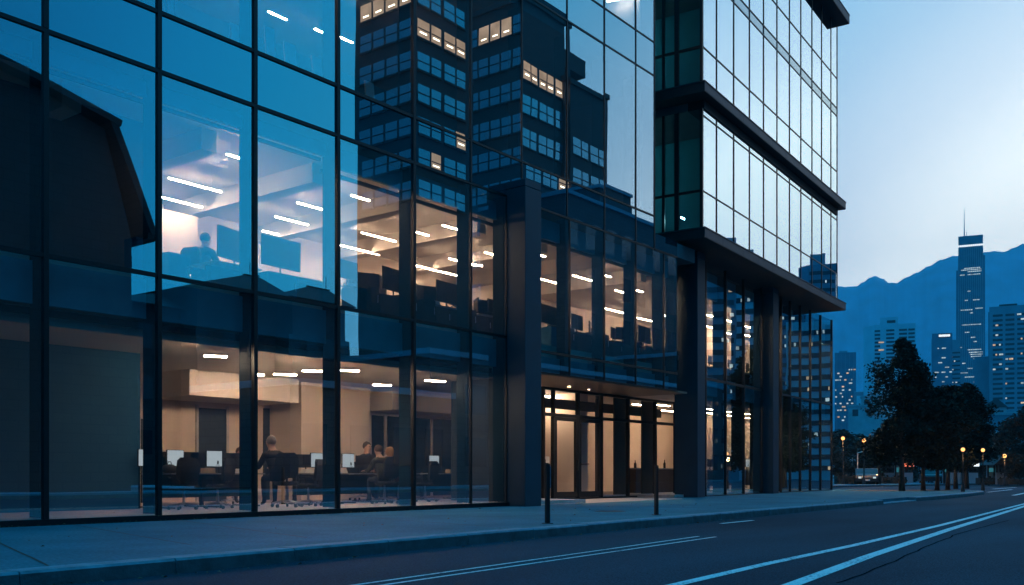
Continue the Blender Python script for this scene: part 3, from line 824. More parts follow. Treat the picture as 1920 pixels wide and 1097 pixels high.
# gambrel-roofed house, gable to the street
YV = 44.0
yf = 2 * FY - YV
e = mir(285, 437, YV); w_ = mir(246, 448, YV); k_ = mir(208, 230, YV); r0 = mir(86, 158, YV); rp = mir(-110, 62, YV)
H = thing('gambrel_house', 'dark stone house with a steep gambrel roof reflected in the left windows', 'house', (w_[0] - 8, yf, 0))
cxh = rp[0]
wallp = [(w_[0], 0), (w_[0], w_[2]), (k_[0] - .35, k_[2] - .4), (r0[0], r0[2] - .45), (cxh, rp[2] - .45), (2 * cxh - r0[0], r0[2] - .45), (2 * cxh - k_[0] + .35, k_[2] - .4), (2 * cxh - w_[0], w_[2]), (2 * cxh - w_[0], 0)]
MB().prism(wallp, lambda p, t: (p[0], t, p[1]), yf, yf - 4.6).build('wall', M['housewall'], H)
def slab(p, q, th, name, y0=yf + .45, y1=yf - 5.0):
    dx_, dz_ = q[0] - p[0], q[1] - p[1]; ln = math.hypot(dx_, dz_); nx, nz = dz_ / ln * th, -dx_ / ln * th
    if nz > 0: nx, nz = -nx, -nz
    return MB().prism([p, q, (q[0] + nx, q[1] + nz), (p[0] + nx, p[1] + nz)], lambda p_, t: (p_[0], t, p_[1]), y0, y1).build(name, M['slate'], H)
for sgn in (1, -1):
    mx_ = lambda x: x if sgn > 0 else 2 * cxh - x
    slab((mx_(e[0]), e[2] - .1), (mx_(k_[0]), k_[2]), .34, 'roof_slope')
    slab((mx_(k_[0] + .25), k_[2] + .05), (mx_(r0[0]), r0[2]), .30, 'roof_slope', yf + .5)
    slab((mx_(r0[0]), r0[2]), (cxh, rp[2]), .30, 'roof_slope', yf + .48)
    MB().box(min(mx_(e[0] + .12), mx_(e[0] - .5)), max(mx_(e[0] + .12), mx_(e[0] - .5)), yf - 4.9, yf + .42, e[2] - .42, e[2] - .12).build('gutter', M['iron'], H)
MB().box(w_[0] + .002, w_[0] + .14, yf - 1.2, yf - .2, 7.5, w_[2] - .8).build('downpipe', M['iron'], H)
for k, xx in enumerate((-8.0, -4.6)):
    for zz in (3.2, 7.2):
        f = MB().box(cxh + xx - .6, cxh + xx + .6, yf + .003, yf + .05, zz, zz + 1.9).build('window', M['window_far'], H)
        MB().box(cxh + xx - .75, cxh + xx + .75, yf + .003, yf + .12, zz - .16, zz - .003).build('sill', M['concrete_dark'], f)
# low hipped villas
def hip_house(px0, px1, pxr0, pxr1, ye, yr, Yv, label, deep=10):
    a = mir(px0, ye, Yv); b_ = mir(px1, ye, Yv); c = mir(pxr0, yr, Yv + deep / 2); d = mir(pxr1, yr, Yv + deep / 2)
    y0, y1 = a[1], a[1] - deep
    ze = (a[2] + b_[2]) / 2; zr = (c[2] + d[2]) / 2
    t = thing('hip_roofed_house', label, 'house', ((a[0] + b_[0]) / 2, y0, 0), 0, 'dark houses across the street')
    MB().box(a[0] + .7, b_[0] - .7, y1 + .7, y0 - .7, 0, ze - .01).build('wall', M['housewall'], t)
    m = MB(); ym = (y0 + y1) / 2
    P = [(a[0], y0, ze), (b_[0], y0, ze), (b_[0], y1, ze), (a[0], y1, ze)]; R = [(c[0], ym, zr), (d[0], ym, zr)]
    m.face([P[0], P[1], R[1], R[0]]); m.face([P[1], P[2], R[1]]); m.face([P[2], P[3], R[0], R[1]]); m.face([P[3], P[0], R[0]]); m.face([P[3], P[2], P[1], P[0]])
    rf = m.build('roof', M['slate'], t)
    rc = MB(); rc.box(c[0] - .1, d[0] + .1, ym - .12, ym + .12, zr + .002, zr + .07); rc.build('ridge_cap', M['slate'], rf)
    an = MB(); an.tube([(d[0] - .3, ym, zr + .07), (d[0] - .3, ym, zr + 1.1)], .03, 6); an.build('aerial', M['iron'], rf)
    n = 4
    for k in range(n):
        x = a[0] + (b_[0] - a[0]) * (k + .5) / n
        for zz in (2.2, 6.0, 9.6):
            if zz + 2 < ze:
                f = MB().box(x - .55, x + .55, y0 - .698, y0 - .66, zz, zz + 1.7).build('window', M['window_far'], t)
    return t
hip_house(366, 556, 462, 478, 547, 517, 60, 'dark hip-roofed house whose roof peak is reflected below the seated silhouette')
hip_house(540, 668, 572, 612, 566, 541, 58, 'dark hip-roofed house with a flat ridge reflected beside the brick tower edge')
hip_house(205, 400, 330, 380, 572, 549, 62, 'long low dark house reflected between the gambrel house and the peaked roof')
# long plain terrace blocks filling the rest of the street side
def block(x0, x1, y0, y1, z, label, mat='housewall', rows=3, bay=3.2, name='terrace_block', lit=()):
    t = thing(name, label, 'building', ((x0 + x1) / 2, y0, 0), 0, 'plain buildings across the street')
    MB().box(x0, x1, y1, y0, 0, z).build('wall', M[mat], t)
    MB().box(x0 - .2, x1 + .2, y1 - .2, y0 + .2, z + .002, z + .4).build('parapet', M['concrete_dark'], t)
    n = int((x1 - x0) / bay); c = 0
    for r in range(rows):
        zz = 1.4 + r * (z - 1.6) / rows
        for k in range(n):
            if c >= 96: break
            x = x0 + (x1 - x0) * (k + .5) / n; c += 1
            MB().box(x - bay * .28, x + bay * .28, y0 + .003, y0 + .03, zz, zz + (z - 1.6) / rows * .55).build('window', M['litwindow'] if (r, k) in lit else M['window_far'], t)
    return t
block(-60, 2, -10.5, -22, 11.5, 'plain dark block across the street furthest to the left', rows=3)
block(37.2, 52, -13, -22, 6.0, 'low dark shop block reflected under the hipped roofs', rows=1)
block(53, 92, -16, -26, 9.5, 'long low dark block reflected under the brick tower', rows=2)
block(95, 150, -16, -28, 13.5, 'wide dark block reflected behind the entrance windows', rows=3)
lo0 = mir(1120, 350, 70); lo1 = mir(1184, 374, 70)
block(lo0[0], lo1[0], lo0[1], lo0[1] - 14, lo1[2], 'tall plain slab reflected right of the brick tower', rows=8, bay=3.6, name='slab_block')
l2a = mir(1060, 362, 62); l2b = mir(1300, 455, 62)
block(l2a[0], l2b[0], l2a[1], l2a[1] - 12, l2a[2], 'plain block reflected in the spandrels under the bright sky', rows=6, bay=3.6, name='slab_block')

# brick office towers: street face (parallel) and flank (facing back down the street)
def brick_tower(pxc, pxl, pxr, ytop, Yv, label, floors, fh, wz0, rows_f, rows_p, nb_p, nb_f, litp=(), litf=(), wz0p=None, name='brick_tower'):
    c = mir(pxc, ytop, Yv); r = mir(pxr, ytop, Yv)
    X0, yv = c[0], c[1]
    k = (pxl - CPX) / FPX
    Yl = X0 * (SN - k * CS) / (CS + k * SN)
    dp = Yl - Yv
    X1 = r[0]; zt = c[2]
    t = thing(name, label, 'building', (X0, yv, 0), 0, 'brick towers across the street')
    MB().box(X0, X1, yv - dp, yv, 0, zt).build('wall', M['brick'], t)
    MB().box(X0 - .25, X1 + .25, yv - dp - .25, yv + .25, zt + .003, zt + .7).build('parapet', M['brick'], t)
    def win(face, i, n, z, h, lit):
        if face == 'f':
            a = X0 + (X1 - X0) * (.06 + .90 * i / n); b2 = X0 + (X1 - X0) * (.06 + .90 * (i + (.72 if i % 2 else .86)) / n)
            m = MB().box(a, b2, yv + .004, yv + .03, z, z + h)
            s = MB().box(a - .08, b2 + .08, yv + .004, yv + .14, z - .22, z - .004)
            bar = MB().box(a, b2, yv + .031, yv + .06, z + h * .46, z + h * .52)
            lm = MB().box((a + b2) / 2 - .5, (a + b2) / 2 + .4, yv + .035, yv + .10, z + h * .25, z + h * .32)
        else:
            a = yv - dp * (.05 + .90 * i / n); b2 = yv - dp * (.05 + .90 * (i + .84) / n)
            m = MB().box(X0 - .03, X0 - .004, b2, a, z, z + h)
            s = MB().box(X0 - .14, X0 - .004, b2 - .08, a + .08, z - .22, z - .004)
            bar = MB().box(X0 - .06, X0 - .031, b2, a, z + h * .46, z + h * .52)
            lm = MB().box(X0 - .10, X0 - .035, (a + b2) / 2 - .35, (a + b2) / 2 + .45, z + h * .22, z + h * .29)
        w = m.build('window', M['litwindow'] if lit else M['oldwindow'], t)
        s.build('sill', M['brick'], w)
        if not lit == 1: bar.build('glazing_bar', M['iron'], w)
        if lit: lm.build('lamp', M['lampdot'], w)
    for fl in range(floors):
        z = wz0 - fl * fh; zp = (wz0p or wz0) - fl * fh
        if fl in rows_f:
            for i in range(nb_f): win('f', i, nb_f, z, fh * .54, 2 if (fl, i) in litf else 0)
        if fl in rows_p:
            for i in range(nb_p): win('p', i, nb_p, zp, fh * .54, 1 if (fl, i) in litp else 0)
    return t, X0, X1, yv, dp, zt
# farther tower (right in the reflection)
tA, ax0, ax1, ayv, adp, azt = brick_tower(982, 868, 1066, -5, 80, 'taller dark brick tower with a lit window row, reflected left of the bright sky', 9, 4.45, 53.9, range(9), range(9), 5, 5,
            litp=[(0, 1), (0, 2), (0, 3)], litf=[(0, 0), (0, 1), (0, 2), (0, 3), (0, 4), (3, 4)], wz0p=60.4)
sx0, sx1 = on_y(860, 92), on_y(1004, 84)
b = MB().prism([(sx0, 32 - 92), (on_y(985, 84), 32 - 84), (sx1, 32 - 84), (sx1, 32 - 98), (sx0, 32 - 98)], lambda p, t: (p[0], p[1], t), azt + .71, azt + 9); b.build('upper_shaft', M['brick'], tA)
tA2, *_ = brick_tower(1066, 1040, 1139, 150, 79.5, 'stepped brick wing with four window columns, reflected beside the bright sky', 7, 4.45, 46.6, range(7), (), 3, 4, litf=[])
b = MB().box(on_y(1082, 79.5), on_y(1112, 79.5), -54, -49, 59.5, 62.0); b.build('roof_plant', M['brick'], tA2)
# nearer tower (left in the reflection)
tB, *_ = brick_tower(780, 668, 884, -70, 66, 'nearer dark brick tower filling the upper middle windows with its reflection', 8, 3.15, 49.6, range(12), range(12), 4, 4,
            litp=[(1, 0), (1, 1), (1, 2), (1, 3)], litf=[(2, 0), (2, 1), (2, 2), (2, 3), (5, 3), (6, 1)])

# towers past the right frame edge that the tower base and mirror front reflect
def city_block(px, w, dep, h, d, label, rot=0.0, mat='glass_far', litn=20, seed=1, rowsn=12, cols=7, name='office_tower', group='towers beyond the right edge', chamfer=0):
    x, y, _ = at_depth(px, d)
    az = math.atan2(y, x)
    t = thing(name, label, 'building', (x, y, 0), az - math.pi / 2 + rot, group)
    p = [(-w / 2, 0), (w / 2 - chamfer, 0), (w / 2, chamfer), (w / 2, dep), (-w / 2, dep)] if chamfer else [(-w / 2, 0), (w / 2, 0), (w / 2, dep), (-w / 2, dep)]
    MB().prism(p, lambda q, z: (q[0], q[1], z), -1, h).build('wall', M[mat], t, world=False)
    MB().box(-w * .25, w * .2, dep * .3, dep * .7, h + .01, h + h * .05 + .8).build('roof_plant', M['concrete_dark'], t, world=False)
    rr = random.Random(seed); fhh = h / (rowsn + 1)
    for k in range(rowsn):
        z = fhh * (k + .8)
        MB().box(-w / 2 + .3, w / 2 - .3 - chamfer, -.10, -.004, z, z + fhh * .42).build('window_band', M['window_far'], t, world=False)
    for k in range(litn):
        r = rr.randrange(rowsn); c = rr.randrange(cols)
        z = fhh * (r + .8); cw = (w - chamfer - .8) / cols; x0_ = -w / 2 + .4 + c * cw
        ww = cw * rr.choice((.3, .5, .8))
        MB().box(x0_, x0_ + ww, -.16, -.104, z + fhh * .06, z + fhh * .36).build('lit_window', M['litwarm'] if rr.random() < .35 else M['litcool'], t, world=False)
    return t
def az_block(azd, d, w, dep, h, label, **k):
    a = rad(azd); x, y = d * math.cos(a), d * math.sin(a)
    t = city_block(960, w, dep, h, 10, label, **k)
    t.location = (x, y, 0); t.rotation_euler = (0, 0, a - math.pi / 2 + k.get('rot', 0))
    return t
def tower_block(px, py, dv, w, dep, label, **k):
    """block seen mirrored in the tower front at pixel px, roof at py, virtual distance dv"""
    x, y, z = at_depth(px, dv, py)
    nx, ny = math.sin(TA), -math.cos(TA)                # outward normal of the front
    q = (x - T0.x) * nx + (y - T0.y) * ny
    x, y = x - 2 * q * nx, y - 2 * q * ny
    t = city_block(960, w, dep, z, 10, label, **k)
    # the face with windows looks back at the tower front
    fx, fy = T0.x + 8 - x, T0.y - y
    t.location = (x, y, 0); t.rotation_euler = (0, 0, math.atan2(fy, fx) + math.pi / 2 + k.get('rot', 0))
    return t
tower_block(1531, 497, 260, 9.6, 11, 'dark faceted tower reflected at the lower right of the mirror front', seed=4, litn=30, rowsn=24, cols=10, chamfer=2.5)
tower_block(1352, 470, 150, 9, 10, 'broad office block reflected in the first tower base windows', seed=5, litn=26, rowsn=17, cols=12, mat='concrete_dark')
tower_block(1418, 515, 165, 7.6, 9, 'slim office block reflected in the tower base beside the third pillar', seed=6, litn=26, rowsn=16, mat='concrete_far')
tower_block(1480, 560, 180, 8.5, 9, 'office block with many lit windows reflected past the third pillar', seed=8, litn=44, rowsn=18, cols=9, mat='glass_far')
tower_block(1548, 600, 150, 7, 9, 'low pale office block reflected at the far end of the tower base', seed=9, litn=18, rowsn=13, mat='concrete_far')
tower_block(1310, 455, 130, 5, 9, 'narrow dark block reflected beside the second pillar', seed=12, litn=10, rowsn=16, mat='concrete_dark')

# ------------------------------------------------------------------ skyline straight ahead
def lit_box(t, x0, x1, z0, z1, mat, y=-.16, name='lit_window'):
    MB().box(x0, x1, y, y + .05, z0, z1).build(name, M[mat], t, world=False)
def sky_thing(px0, px1, d, name, label, rot=0.0):
    x, y, _ = at_depth((px0 + px1) / 2, d)
    t = thing(name, label, 'building', (x, y, 0), math.atan2(y, x) - math.pi / 2 + rot, 'skyline buildings')
    return t, (px1 - px0) / FPX * d, lambda py: EYE + (HORY - py) / FPX * d
rs = random.Random(21)
# dark glass block at the foot of the mountain, left
t, w, zf = sky_thing(1566, 1604, 620, 'office_tower', 'dark office tower with scattered lit windows, leftmost in the skyline')
MB().box(-w / 2, w / 2, 0, 10, -1, zf(661)).build('wall', M['glass_far'], t, world=False)
MB().box(-w * .3, w * .1, 2, 7, zf(660.9), zf(657)).build('roof_plant', M['concrete_dark'], t, world=False)
for k in range(5):
    x = -w / 2 + w * (k + .5) / 5; MB().box(x - .12, x + .12, -.25, -.003, 0, zf(663)).build('fin', M['concrete_dark'], t, world=False)
for k in range(44):
    py = 686 + 6.3 * rs.randrange(17); c = rs.randrange(9); x0 = -w / 2 + .25 + c * (w - .5) / 9
    lit_box(t, x0, x0 + (w / 9) * rs.choice((.5, .8, .95)), zf(py + 2.4), zf(py), 'litcool' if rs.random() < .8 else 'litwarm', -.3)
# pale apartment tower with ribbon windows and a chamfered flank
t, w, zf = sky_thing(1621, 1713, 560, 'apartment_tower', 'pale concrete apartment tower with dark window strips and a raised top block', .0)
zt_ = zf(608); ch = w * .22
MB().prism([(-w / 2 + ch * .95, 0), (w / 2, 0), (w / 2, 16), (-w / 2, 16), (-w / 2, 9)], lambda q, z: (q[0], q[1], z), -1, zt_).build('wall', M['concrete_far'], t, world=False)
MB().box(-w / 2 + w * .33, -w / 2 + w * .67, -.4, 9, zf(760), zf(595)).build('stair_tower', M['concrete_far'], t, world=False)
MB().box(-w / 2 + w * .46, -w / 2 + w * .62, -.55, -.41, zf(606), zf(601)).build('louvre', M['window_far'], t, world=False)
for r in range(19):
    py = 618 + r * 7.2
    for a_, b_ in ((.225, .33), (.42, .58), (.69, .84), (.865, .985)):
        yy = -.55 if .33 <= a_ < .67 else -.15
        if a_ == .42: a_, b_ = .445, .60
        MB().box(-w / 2 + w * a_, -w / 2 + w * b_, yy, yy + .14, zf(py + 3.6), zf(py)).build('window', M['window_far'], t, world=False)
    if rs.random() < .28: lit_box(t, -w / 2 + w * .30, -w / 2 + w * .40, zf(py + 3.2), zf(py + .6), 'litwarm', -.6)
MB().box(-w * .62, -w * .3, -6, -.6, -1, zf(742)).build('podium', M['concrete_far'], t, world=False)
# dark tower with a lit sign on its crown
t, w, zf = sky_thing(1749, 1784, 640, 'sign_tower', 'dark tower with a white lit sign band on its crown')
MB().box(-w / 2, w / 2, 0, 12, -1, zf(625)).build('wall', M['glass_far'], t, world=False)
MB().box(-w / 2 - .35, -w / 2 - .003, .5, 12, -1, zf(634)).build('side_wing', M['concrete_dark'], t, world=False)
MB().box(-w * .18, w * .42, -.2, -.003, zf(633), zf(626)).build('sign_band', M['iron'], t, world=False)
sg = t.children[-1]
for k in range(9):
    x = -w * .16 + w * .56 * k / 9; MB().box(x, x + w * .05, -.28, -.204, zf(631.6), zf(627.4)).build('sign_letter', M['signwhite'], sg, world=False)
for k in range(26):
    py = 652 + 9.0 * rs.randrange(13); x0 = -w / 2 + w * (.08 + .8 * rs.random())
    lit_box(t, x0, min(x0 + w * rs.choice((.06, .12, .2)), w / 2 - .1), zf(py + 2), zf(py), 'litcool')
t, w, zf = sky_thing(1782, 1800, 660, 'office_tower', 'narrow dim block wedged between the sign tower and the spire tower')
MB().box(-w / 2, w / 2, 0, 12, -1, zf(637)).build('wall', M['concrete_dark'], t, world=False)
for k in range(12):
    py = 660 + 8 * k; MB().box(-w / 2 + .2, w / 2 - .2, -.1, -.003, zf(py + 3), zf(py)).build('window_band', M['window_far'], t, world=False)
for k in range(10):
    py = 668 + 8 * rs.randrange(11); x0 = -w / 2 + w * .7 * rs.random(); lit_box(t, x0, x0 + w * .12, zf(py + 2), zf(py), 'litcool')
# tall spire tower
D4 = 900
t, w, zf = sky_thing(1795, 1845, D4, 'spire_tower', 'tallest glass tower with vertical ribs, a lit crown line and a thin spire')
wt = w * .84
def taper(z): 
    f = min(1, max(0, (z - zf(760)) / (zf(456) - zf(760)))); return (w + (wt - w) * f) / 2
hs = [-1, zf(760), zf(600), zf(498), zf(456)]
m = MB()
for za, zb in zip(hs[:-1], hs[1:]):
    a_, b_ = taper(za), taper(zb); dd = 20
    m.hexa([(-a_, 0, za), (a_, 0, za), (a_, dd, za), (-a_, dd, za), (-b_, 0, zb), (b_, 0, zb), (b_, dd, zb), (-b_, dd, zb)])
m.build('wall', M['glass_far'], t, world=False)
c2 = w * .42
MB().box(-c2, c2, .4, 19, zf(456), zf(443.4)).build('crown', M['glass_far'], t, world=False)
MB().box(-c2 - .1, c2 + .1, .2, 19.2, zf(443.3), zf(441.6)).build('parapet', M['fin_far'], t, world=False)
MB().box(-wt / 2 - .1, wt / 2 + .1, -.3, .19, zf(462), zf(458.6)).build('crown_light', M['signwhite'], t, world=False)
for k in range(13):
    fx = -1 + 2 * (k + .5) / 13; m = MB()
    for za, zb in zip(hs[:-1], hs[1:]):
        xa, xb = fx * taper(za), fx * taper(zb)
        m.hexa([(xa - .16, -.5, za), (xa + .16, -.5, za), (xa + .16, -.003, za), (xa - .16, -.003, za), (xb - .16, -.5, zb), (xb + .16, -.5, zb), (xb + .16, -.003, zb), (xb - .16, -.003, zb)])
    m.build('rib', M['fin_far'], t, world=False)
MB().box(-taper(zf(505)) - 1.6, -taper(zf(505)) + .1, 1, 18, -1, zf(505)).build('side_wing', M['glass_far'], t, world=False)
MB().box(taper(zf(480)) - .1, taper(zf(480)) + 1.5, 1, 18, -1, zf(480)).build('side_wing', M['glass_far'], t, world=False)
sp = MB(); sp.tube([(-w * .22, 8, zf(441)), (-w * .22, 8, zf(415)), (-w * .22, 8, zf(383))], [.55, .34, .08], 6); sp.build('spire', M['fin_far'], t, world=False)
sp = MB(); sp.tube([(-w * .14, 8, zf(441)), (-w * .14, 8, zf(431))], .25, 6); sp.build('mast', M['fin_far'], t, world=False)
for py, a_, b_ in [(502, -.22, .32), (505, -.34, .36), (508.5, -.1, .36), (514, -.36, -.2), (514, -.1, .34), (545, -.1, 0), (562, -.2, -.1), (562, .08, .3), (580, -.34, .06), (578, .16, .42), (586, -.02, .08), (608, -.3, .36), (622, -.2, -.04), (632, 0, .16), (640, .1, .2), (650, -.4, -.3), (655, -.1, .36), (660, -.06, .4), (664, -.02, .4), (668, .0, .36), (672, .1, .34), (680, -.3, -.18), (690, -.1, .06), (698, -.34, -.1), (706, -.2, .3), (716, .1, .3), (724, -.4, -.2), (735, -.1, .2)]:
    n = max(1, int((b_ - a_) / .07))
    lit_box(t, w * a_, w * b_, zf(py + 1.7), zf(py), 'litcool', -.44)
# right-hand apartment slab
t, w, zf = sky_thing(1859, 1935, 520, 'apartment_tower', 'broad grey apartment tower with balconies, rightmost in the skyline')
MB().box(-w / 2, w / 2, 0, 16, -1, zf(573)).build('wall', M['concrete_dark'], t, world=False)
MB().box(-w * .28, w * .12, 3, 10, zf(572.9), zf(568)).build('roof_plant', M['iron'], t, world=False)
MB().box(-w / 2 - .5, -w / 2 - .003, 1, 15, -1, zf(582)).build('side_wing', M['glass_far'], t, world=False)
for r in range(20):
    py = 588 + 9.2 * r
    for a_, b_ in ((-.42, -.20), (-.14, .06), (.12, .34), (.38, .48)):
        MB().box(w * a_, w * b_, -.12, -.003, zf(py + 4.2), zf(py)).build('window', M['window_far'], t, world=False)
for k in range(26):
    py = 588 + 9.2 * rs.randrange(20); a_ = rs.choice((-.42, -.36, -.28, -.14, -.06, .12, .2, .28, .4))
    lit_box(t, w * a_, w * (a_ + rs.choice((.035, .06, .09))), zf(py + 3.6), zf(py + .6), 'litcool' if rs.random() < .6 else 'litwarm', -.2)
t, w, zf = sky_thing(1828, 1862, 540, 'office_tower', 'plain windowless grey block between the spire tower and the rightmost apartments')
MB().box(-w / 2, w / 2, 0, 14, -1, zf(669)).build('wall', M['concrete_dark'], t, world=False)
MB().box(-w / 2 - .1, w / 2 + .1, -.1, 14.1, zf(669) + .003, zf(668)).build('parapet', M['concrete_far'], t, world=False)
t, w, zf = sky_thing(1602, 1626, 590, 'office_tower', 'small plain block between the leftmost tower and the pale apartments')
MB().box(-w / 2, w / 2, 0, 14, -1, zf(735)).build('wall', M['concrete_dark'], t, world=False)
MB().box(-w / 2 - .1, w / 2 + .1, -.1, 14.1, zf(735) + .003, zf(734)).build('parapet', M['concrete_far'], t, world=False)
# low white buildings and roofs at the foot of the skyline
def low_white(px0, px1, pyt, d, label, pitched=False):
    t, w, zf = sky_thing(px0, px1, d, 'low_building', label)
    t['group'] = 'low buildings under the skyline'
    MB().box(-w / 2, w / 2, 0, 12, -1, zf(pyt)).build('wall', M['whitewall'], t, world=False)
    if pitched:
        MB().prism([(-w / 2 - .4, zf(pyt) + .003), (w / 2 + .4, zf(pyt) + .003), (w * .1, zf(pyt) + 3)], lambda q, y: (q[0], y, q[1]), -.4, 12.4).build('roof', M['slate'], t, world=False)
    else:
        MB().box(-w / 2 - .3, w / 2 + .3, -.3, 12.3, zf(pyt) + .003, zf(pyt) + .5).build('parapet', M['whitewall'], t, world=False)
    n = max(2, int(w / 5))
    for k in range(n):
        x = -w / 2 + w * (k + .5) / n; MB().box(x - .9, x + .9, -.08, -.003, zf(pyt) - 3.2, zf(pyt) - 1.0).build('window', M['window_far'], t, world=False)
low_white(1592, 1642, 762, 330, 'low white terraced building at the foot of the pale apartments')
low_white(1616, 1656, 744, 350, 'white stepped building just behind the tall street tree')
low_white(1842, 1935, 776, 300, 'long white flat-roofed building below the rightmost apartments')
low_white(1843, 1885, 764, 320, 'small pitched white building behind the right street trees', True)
t, w, zf = sky_thing(1836, 1935, 200, 'warehouse', 'plain grey wall of a warehouse behind the right street trees')
MB().box(-w / 2, w / 2, 0, 12, -1, zf(778)).build('wall', M['concrete_dark'], t, world=False); MB().box(-w / 2 - .2, w / 2 + .2, -.2, 12.2, zf(778) + .003, zf(777)).build('parapet', M['concrete_far'], t, world=False)

# ------------------------------------------------------------------ mountain
def mountain():
    prof = [(1300, 500), (1400, 520), (1480, 541), (1540, 538), (1570, 537), (1590, 538), (1605, 537), (1618, 530), (1630, 521), (1642, 518), (1655, 523), (1668, 531), (1680, 531), (1700, 520), (1720, 511), (1742, 499), (1765, 487), (1790, 480), (1820, 476), (1850, 473), (1868, 471), (1882, 473), (1900, 465), (1920, 457), (1960, 442), (2020, 425), (2100, 430), (2250, 470), (2400, 500), (2700, 520), (3200, 545)]
    def ridge(px):
        for (a, ya), (b, yb) in zip(prof[:-1], prof[1:]):
            if a <= px <= b:
                f = (px - a) / (b - a); f = f * f * (3 - 2 * f); return ya + (yb - ya) * f
        return prof[0][1] if px < prof[0][0] else prof[-1][1]
    b = MB(); DR = 3900.0; NR = 26
    cols = [1300 + (3200 - 1300) * k / 700 for k in range(701)]
    cols = [1300 + k * 1.5 for k in range(434)] + [1951 + k * 10 for k in range(125)]
    nrow = NR + 6
    for px in cols:
        x1, y1, _ = at_depth(px, DR); n = math.hypot(x1, y1); ux, uy = x1 / n, y1 / n
        yr = ridge(px) - 1.3 * mnoise.noise((px * .09, 1, 0)) - 1.6 * abs(mnoise.noise((px * .45, 2, 0)))
        zr = EYE + (HORY - yr) / FPX * DR
        for k in range(nrow):
            if k <= NR:
                f = k / NR; dist = n - 1500 * (1 - f) ** 1.0
                s = f ** 1.15
                h = zr * s + (40 * mnoise.noise((px * .012, f * 4, 5)) + 16 * mnoise.noise((px * .05, f * 14, 9))) * math.sin(math.pi * min(1, f)) * 1.3
                if f == 0: h = -20
            else:
                f = (k - NR) / 6; dist = n + 500 * f; h = zr * (1 - f) - 20 * f
            b.v.append((ux * dist, uy * dist, h))
    for c in range(len(cols) - 1):
        for k in range(nrow - 1):
            i = c * nrow + k; b.f.append((i, i + nrow, i + nrow + 1, i + 1)); b.m.append(0)
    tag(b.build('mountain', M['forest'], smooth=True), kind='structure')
mountain()

# ------------------------------------------------------------------ trees
def tree_meshes(seed, h, wid, trunk_h, leaves, ls, mat, n=30):
    r = random.Random(seed)
    tb = MB()
    bend = [(0, 0, 0)]
    for k in range(1, 7): bend.append((r.uniform(-.05, .05) * k * .4, r.uniform(-.05, .05) * k * .4, h * .86 * k / 6))
    tb.tube(bend, [.13 * h / 7 * (1 - .13 * k) * (1.25 if k == 0 else 1) for k in range(7)], 8)
    clumps = []
    for k in range(n):
        f = (k + r.random()) / n
        z = trunk_h + (h - trunk_h) * (f ** .9)
        env = wid / 2 * (math.sin(math.pi * min(1, (.16 + .84 * f)) ** .8) ** .75) * (1 if f < .8 else (1 - f) * 3.6 + .25)
        a = r.uniform(0, 6.283); rr = env * math.sqrt(r.random()) * .92
        c = (math.cos(a) * rr, math.sin(a) * rr, z)
        clumps.append((c, (.20 + .26 * r.random()) * wid * .62 * (1.0 if f < .75 else .62)))
        if k % 2 == 0:
            zb = max(trunk_h * .75, z - .8 - .5 * rr); i = min(5, int(zb / (h * .86) * 6))
            p0 = bend[i]; tb.tube([(p0[0], p0[1], zb), ((p0[0] + c[0]) / 2, (p0[1] + c[1]) / 2, zb + (z - zb) * .6), c], [.035 * h / 7, .022 * h / 7, .008], 5)
    lb = MB()
    for k in range(leaves):
        c, s = r.choice(clumps)
        while True:
            d = (r.uniform(-1, 1), r.uniform(-1, 1), r.uniform(-1, 1)); q = d[0] ** 2 + d[1] ** 2 + d[2] ** 2
            if .05 < q < 1: break
        sh = .55 + .6 * r.random()
        p = Vector((c[0] + d[0] * s * sh, c[1] + d[1] * s * sh, c[2] + d[2] * s * sh * .72))
        u = Vector((r.gauss(0, 1), r.gauss(0, 1), r.gauss(0, .6))).normalized(); v = u.cross(Vector((r.gauss(0, 1), r.gauss(0, 1), r.gauss(0, 1)))).normalized()
        L_ = ls * r.uniform(.6, 1.35)
        lb.face([p - u * L_ * .5, p + v * L_ * .28, p + u * L_ * .5, p - v * L_ * .28])
    return tb, lb, mat
def tree(proto, x, y, z, sc, rz, label, group, name='street_tree'):
    """proto: (trunk object or builder) - first call builds, later calls copy"""
    if proto.get('o') is None:
        t = thing(name, label, 'tree', (0, 0, 0), 0, group)
        tb, lb, mat = proto['m']
        tb.build('trunk', M['bark'], t, smooth=True, world=False); lb.build('crown', M[mat], t, world=False)
        proto['o'] = t; o = t
    else:
        o = copy_tree(proto['o'])
    o.location = (x, y, z); o.rotation_euler = (0, 0, rz); o.scale = sc if hasattr(sc, '__len__') else (sc, sc, sc)
    tag(o, label, 'tree', group)
    return o
pA = {'m': tree_meshes(5, 7.2, 3.35, 1.55, 17000, .18, 'leaf', 44)}
pB = {'m': tree_meshes(8, 5.4, 3.0, 1.35, 11000, .17, 'leaf')}
pC = {'m': tree_meshes(14, 8.0, 7.0, .9, 8000, .36, 'leafdark')}
GT = 'street trees in the soil bed'
def gz(px, d): return at_depth(px, d)[:2]
tree(pA, *gz(1691, 48.0), 0, (1, 1, 1), .3, 'tallest and nearest street tree with an uneven open crown', GT)
tree(pB, *gz(1731, 49.3), 0, (1.05, 1.05, 1.0), 1.1, 'second street tree, just right of the tallest one', GT)
tree(pB, *gz(1757, 49.6), 0, (.98, .98, .93), 2.3, 'third street tree from the left in the soil bed', GT)
tree(pB, *gz(1777, 51.0), 0, (1.0, 1.0, .97), 3.6, 'slim fourth street tree in the soil bed', GT)
tree(pB, *gz(1792, 54.6), 0, (1.12, 1.12, 1.02), 4.9, 'fifth street tree, set back in the soil bed', GT)
tree(pA, *gz(1812, 55.5), 0, (.98, .98, .80), 5.5, 'last street tree on the right with the narrow pointed top', GT)
GP = 'dark trees across the far street'
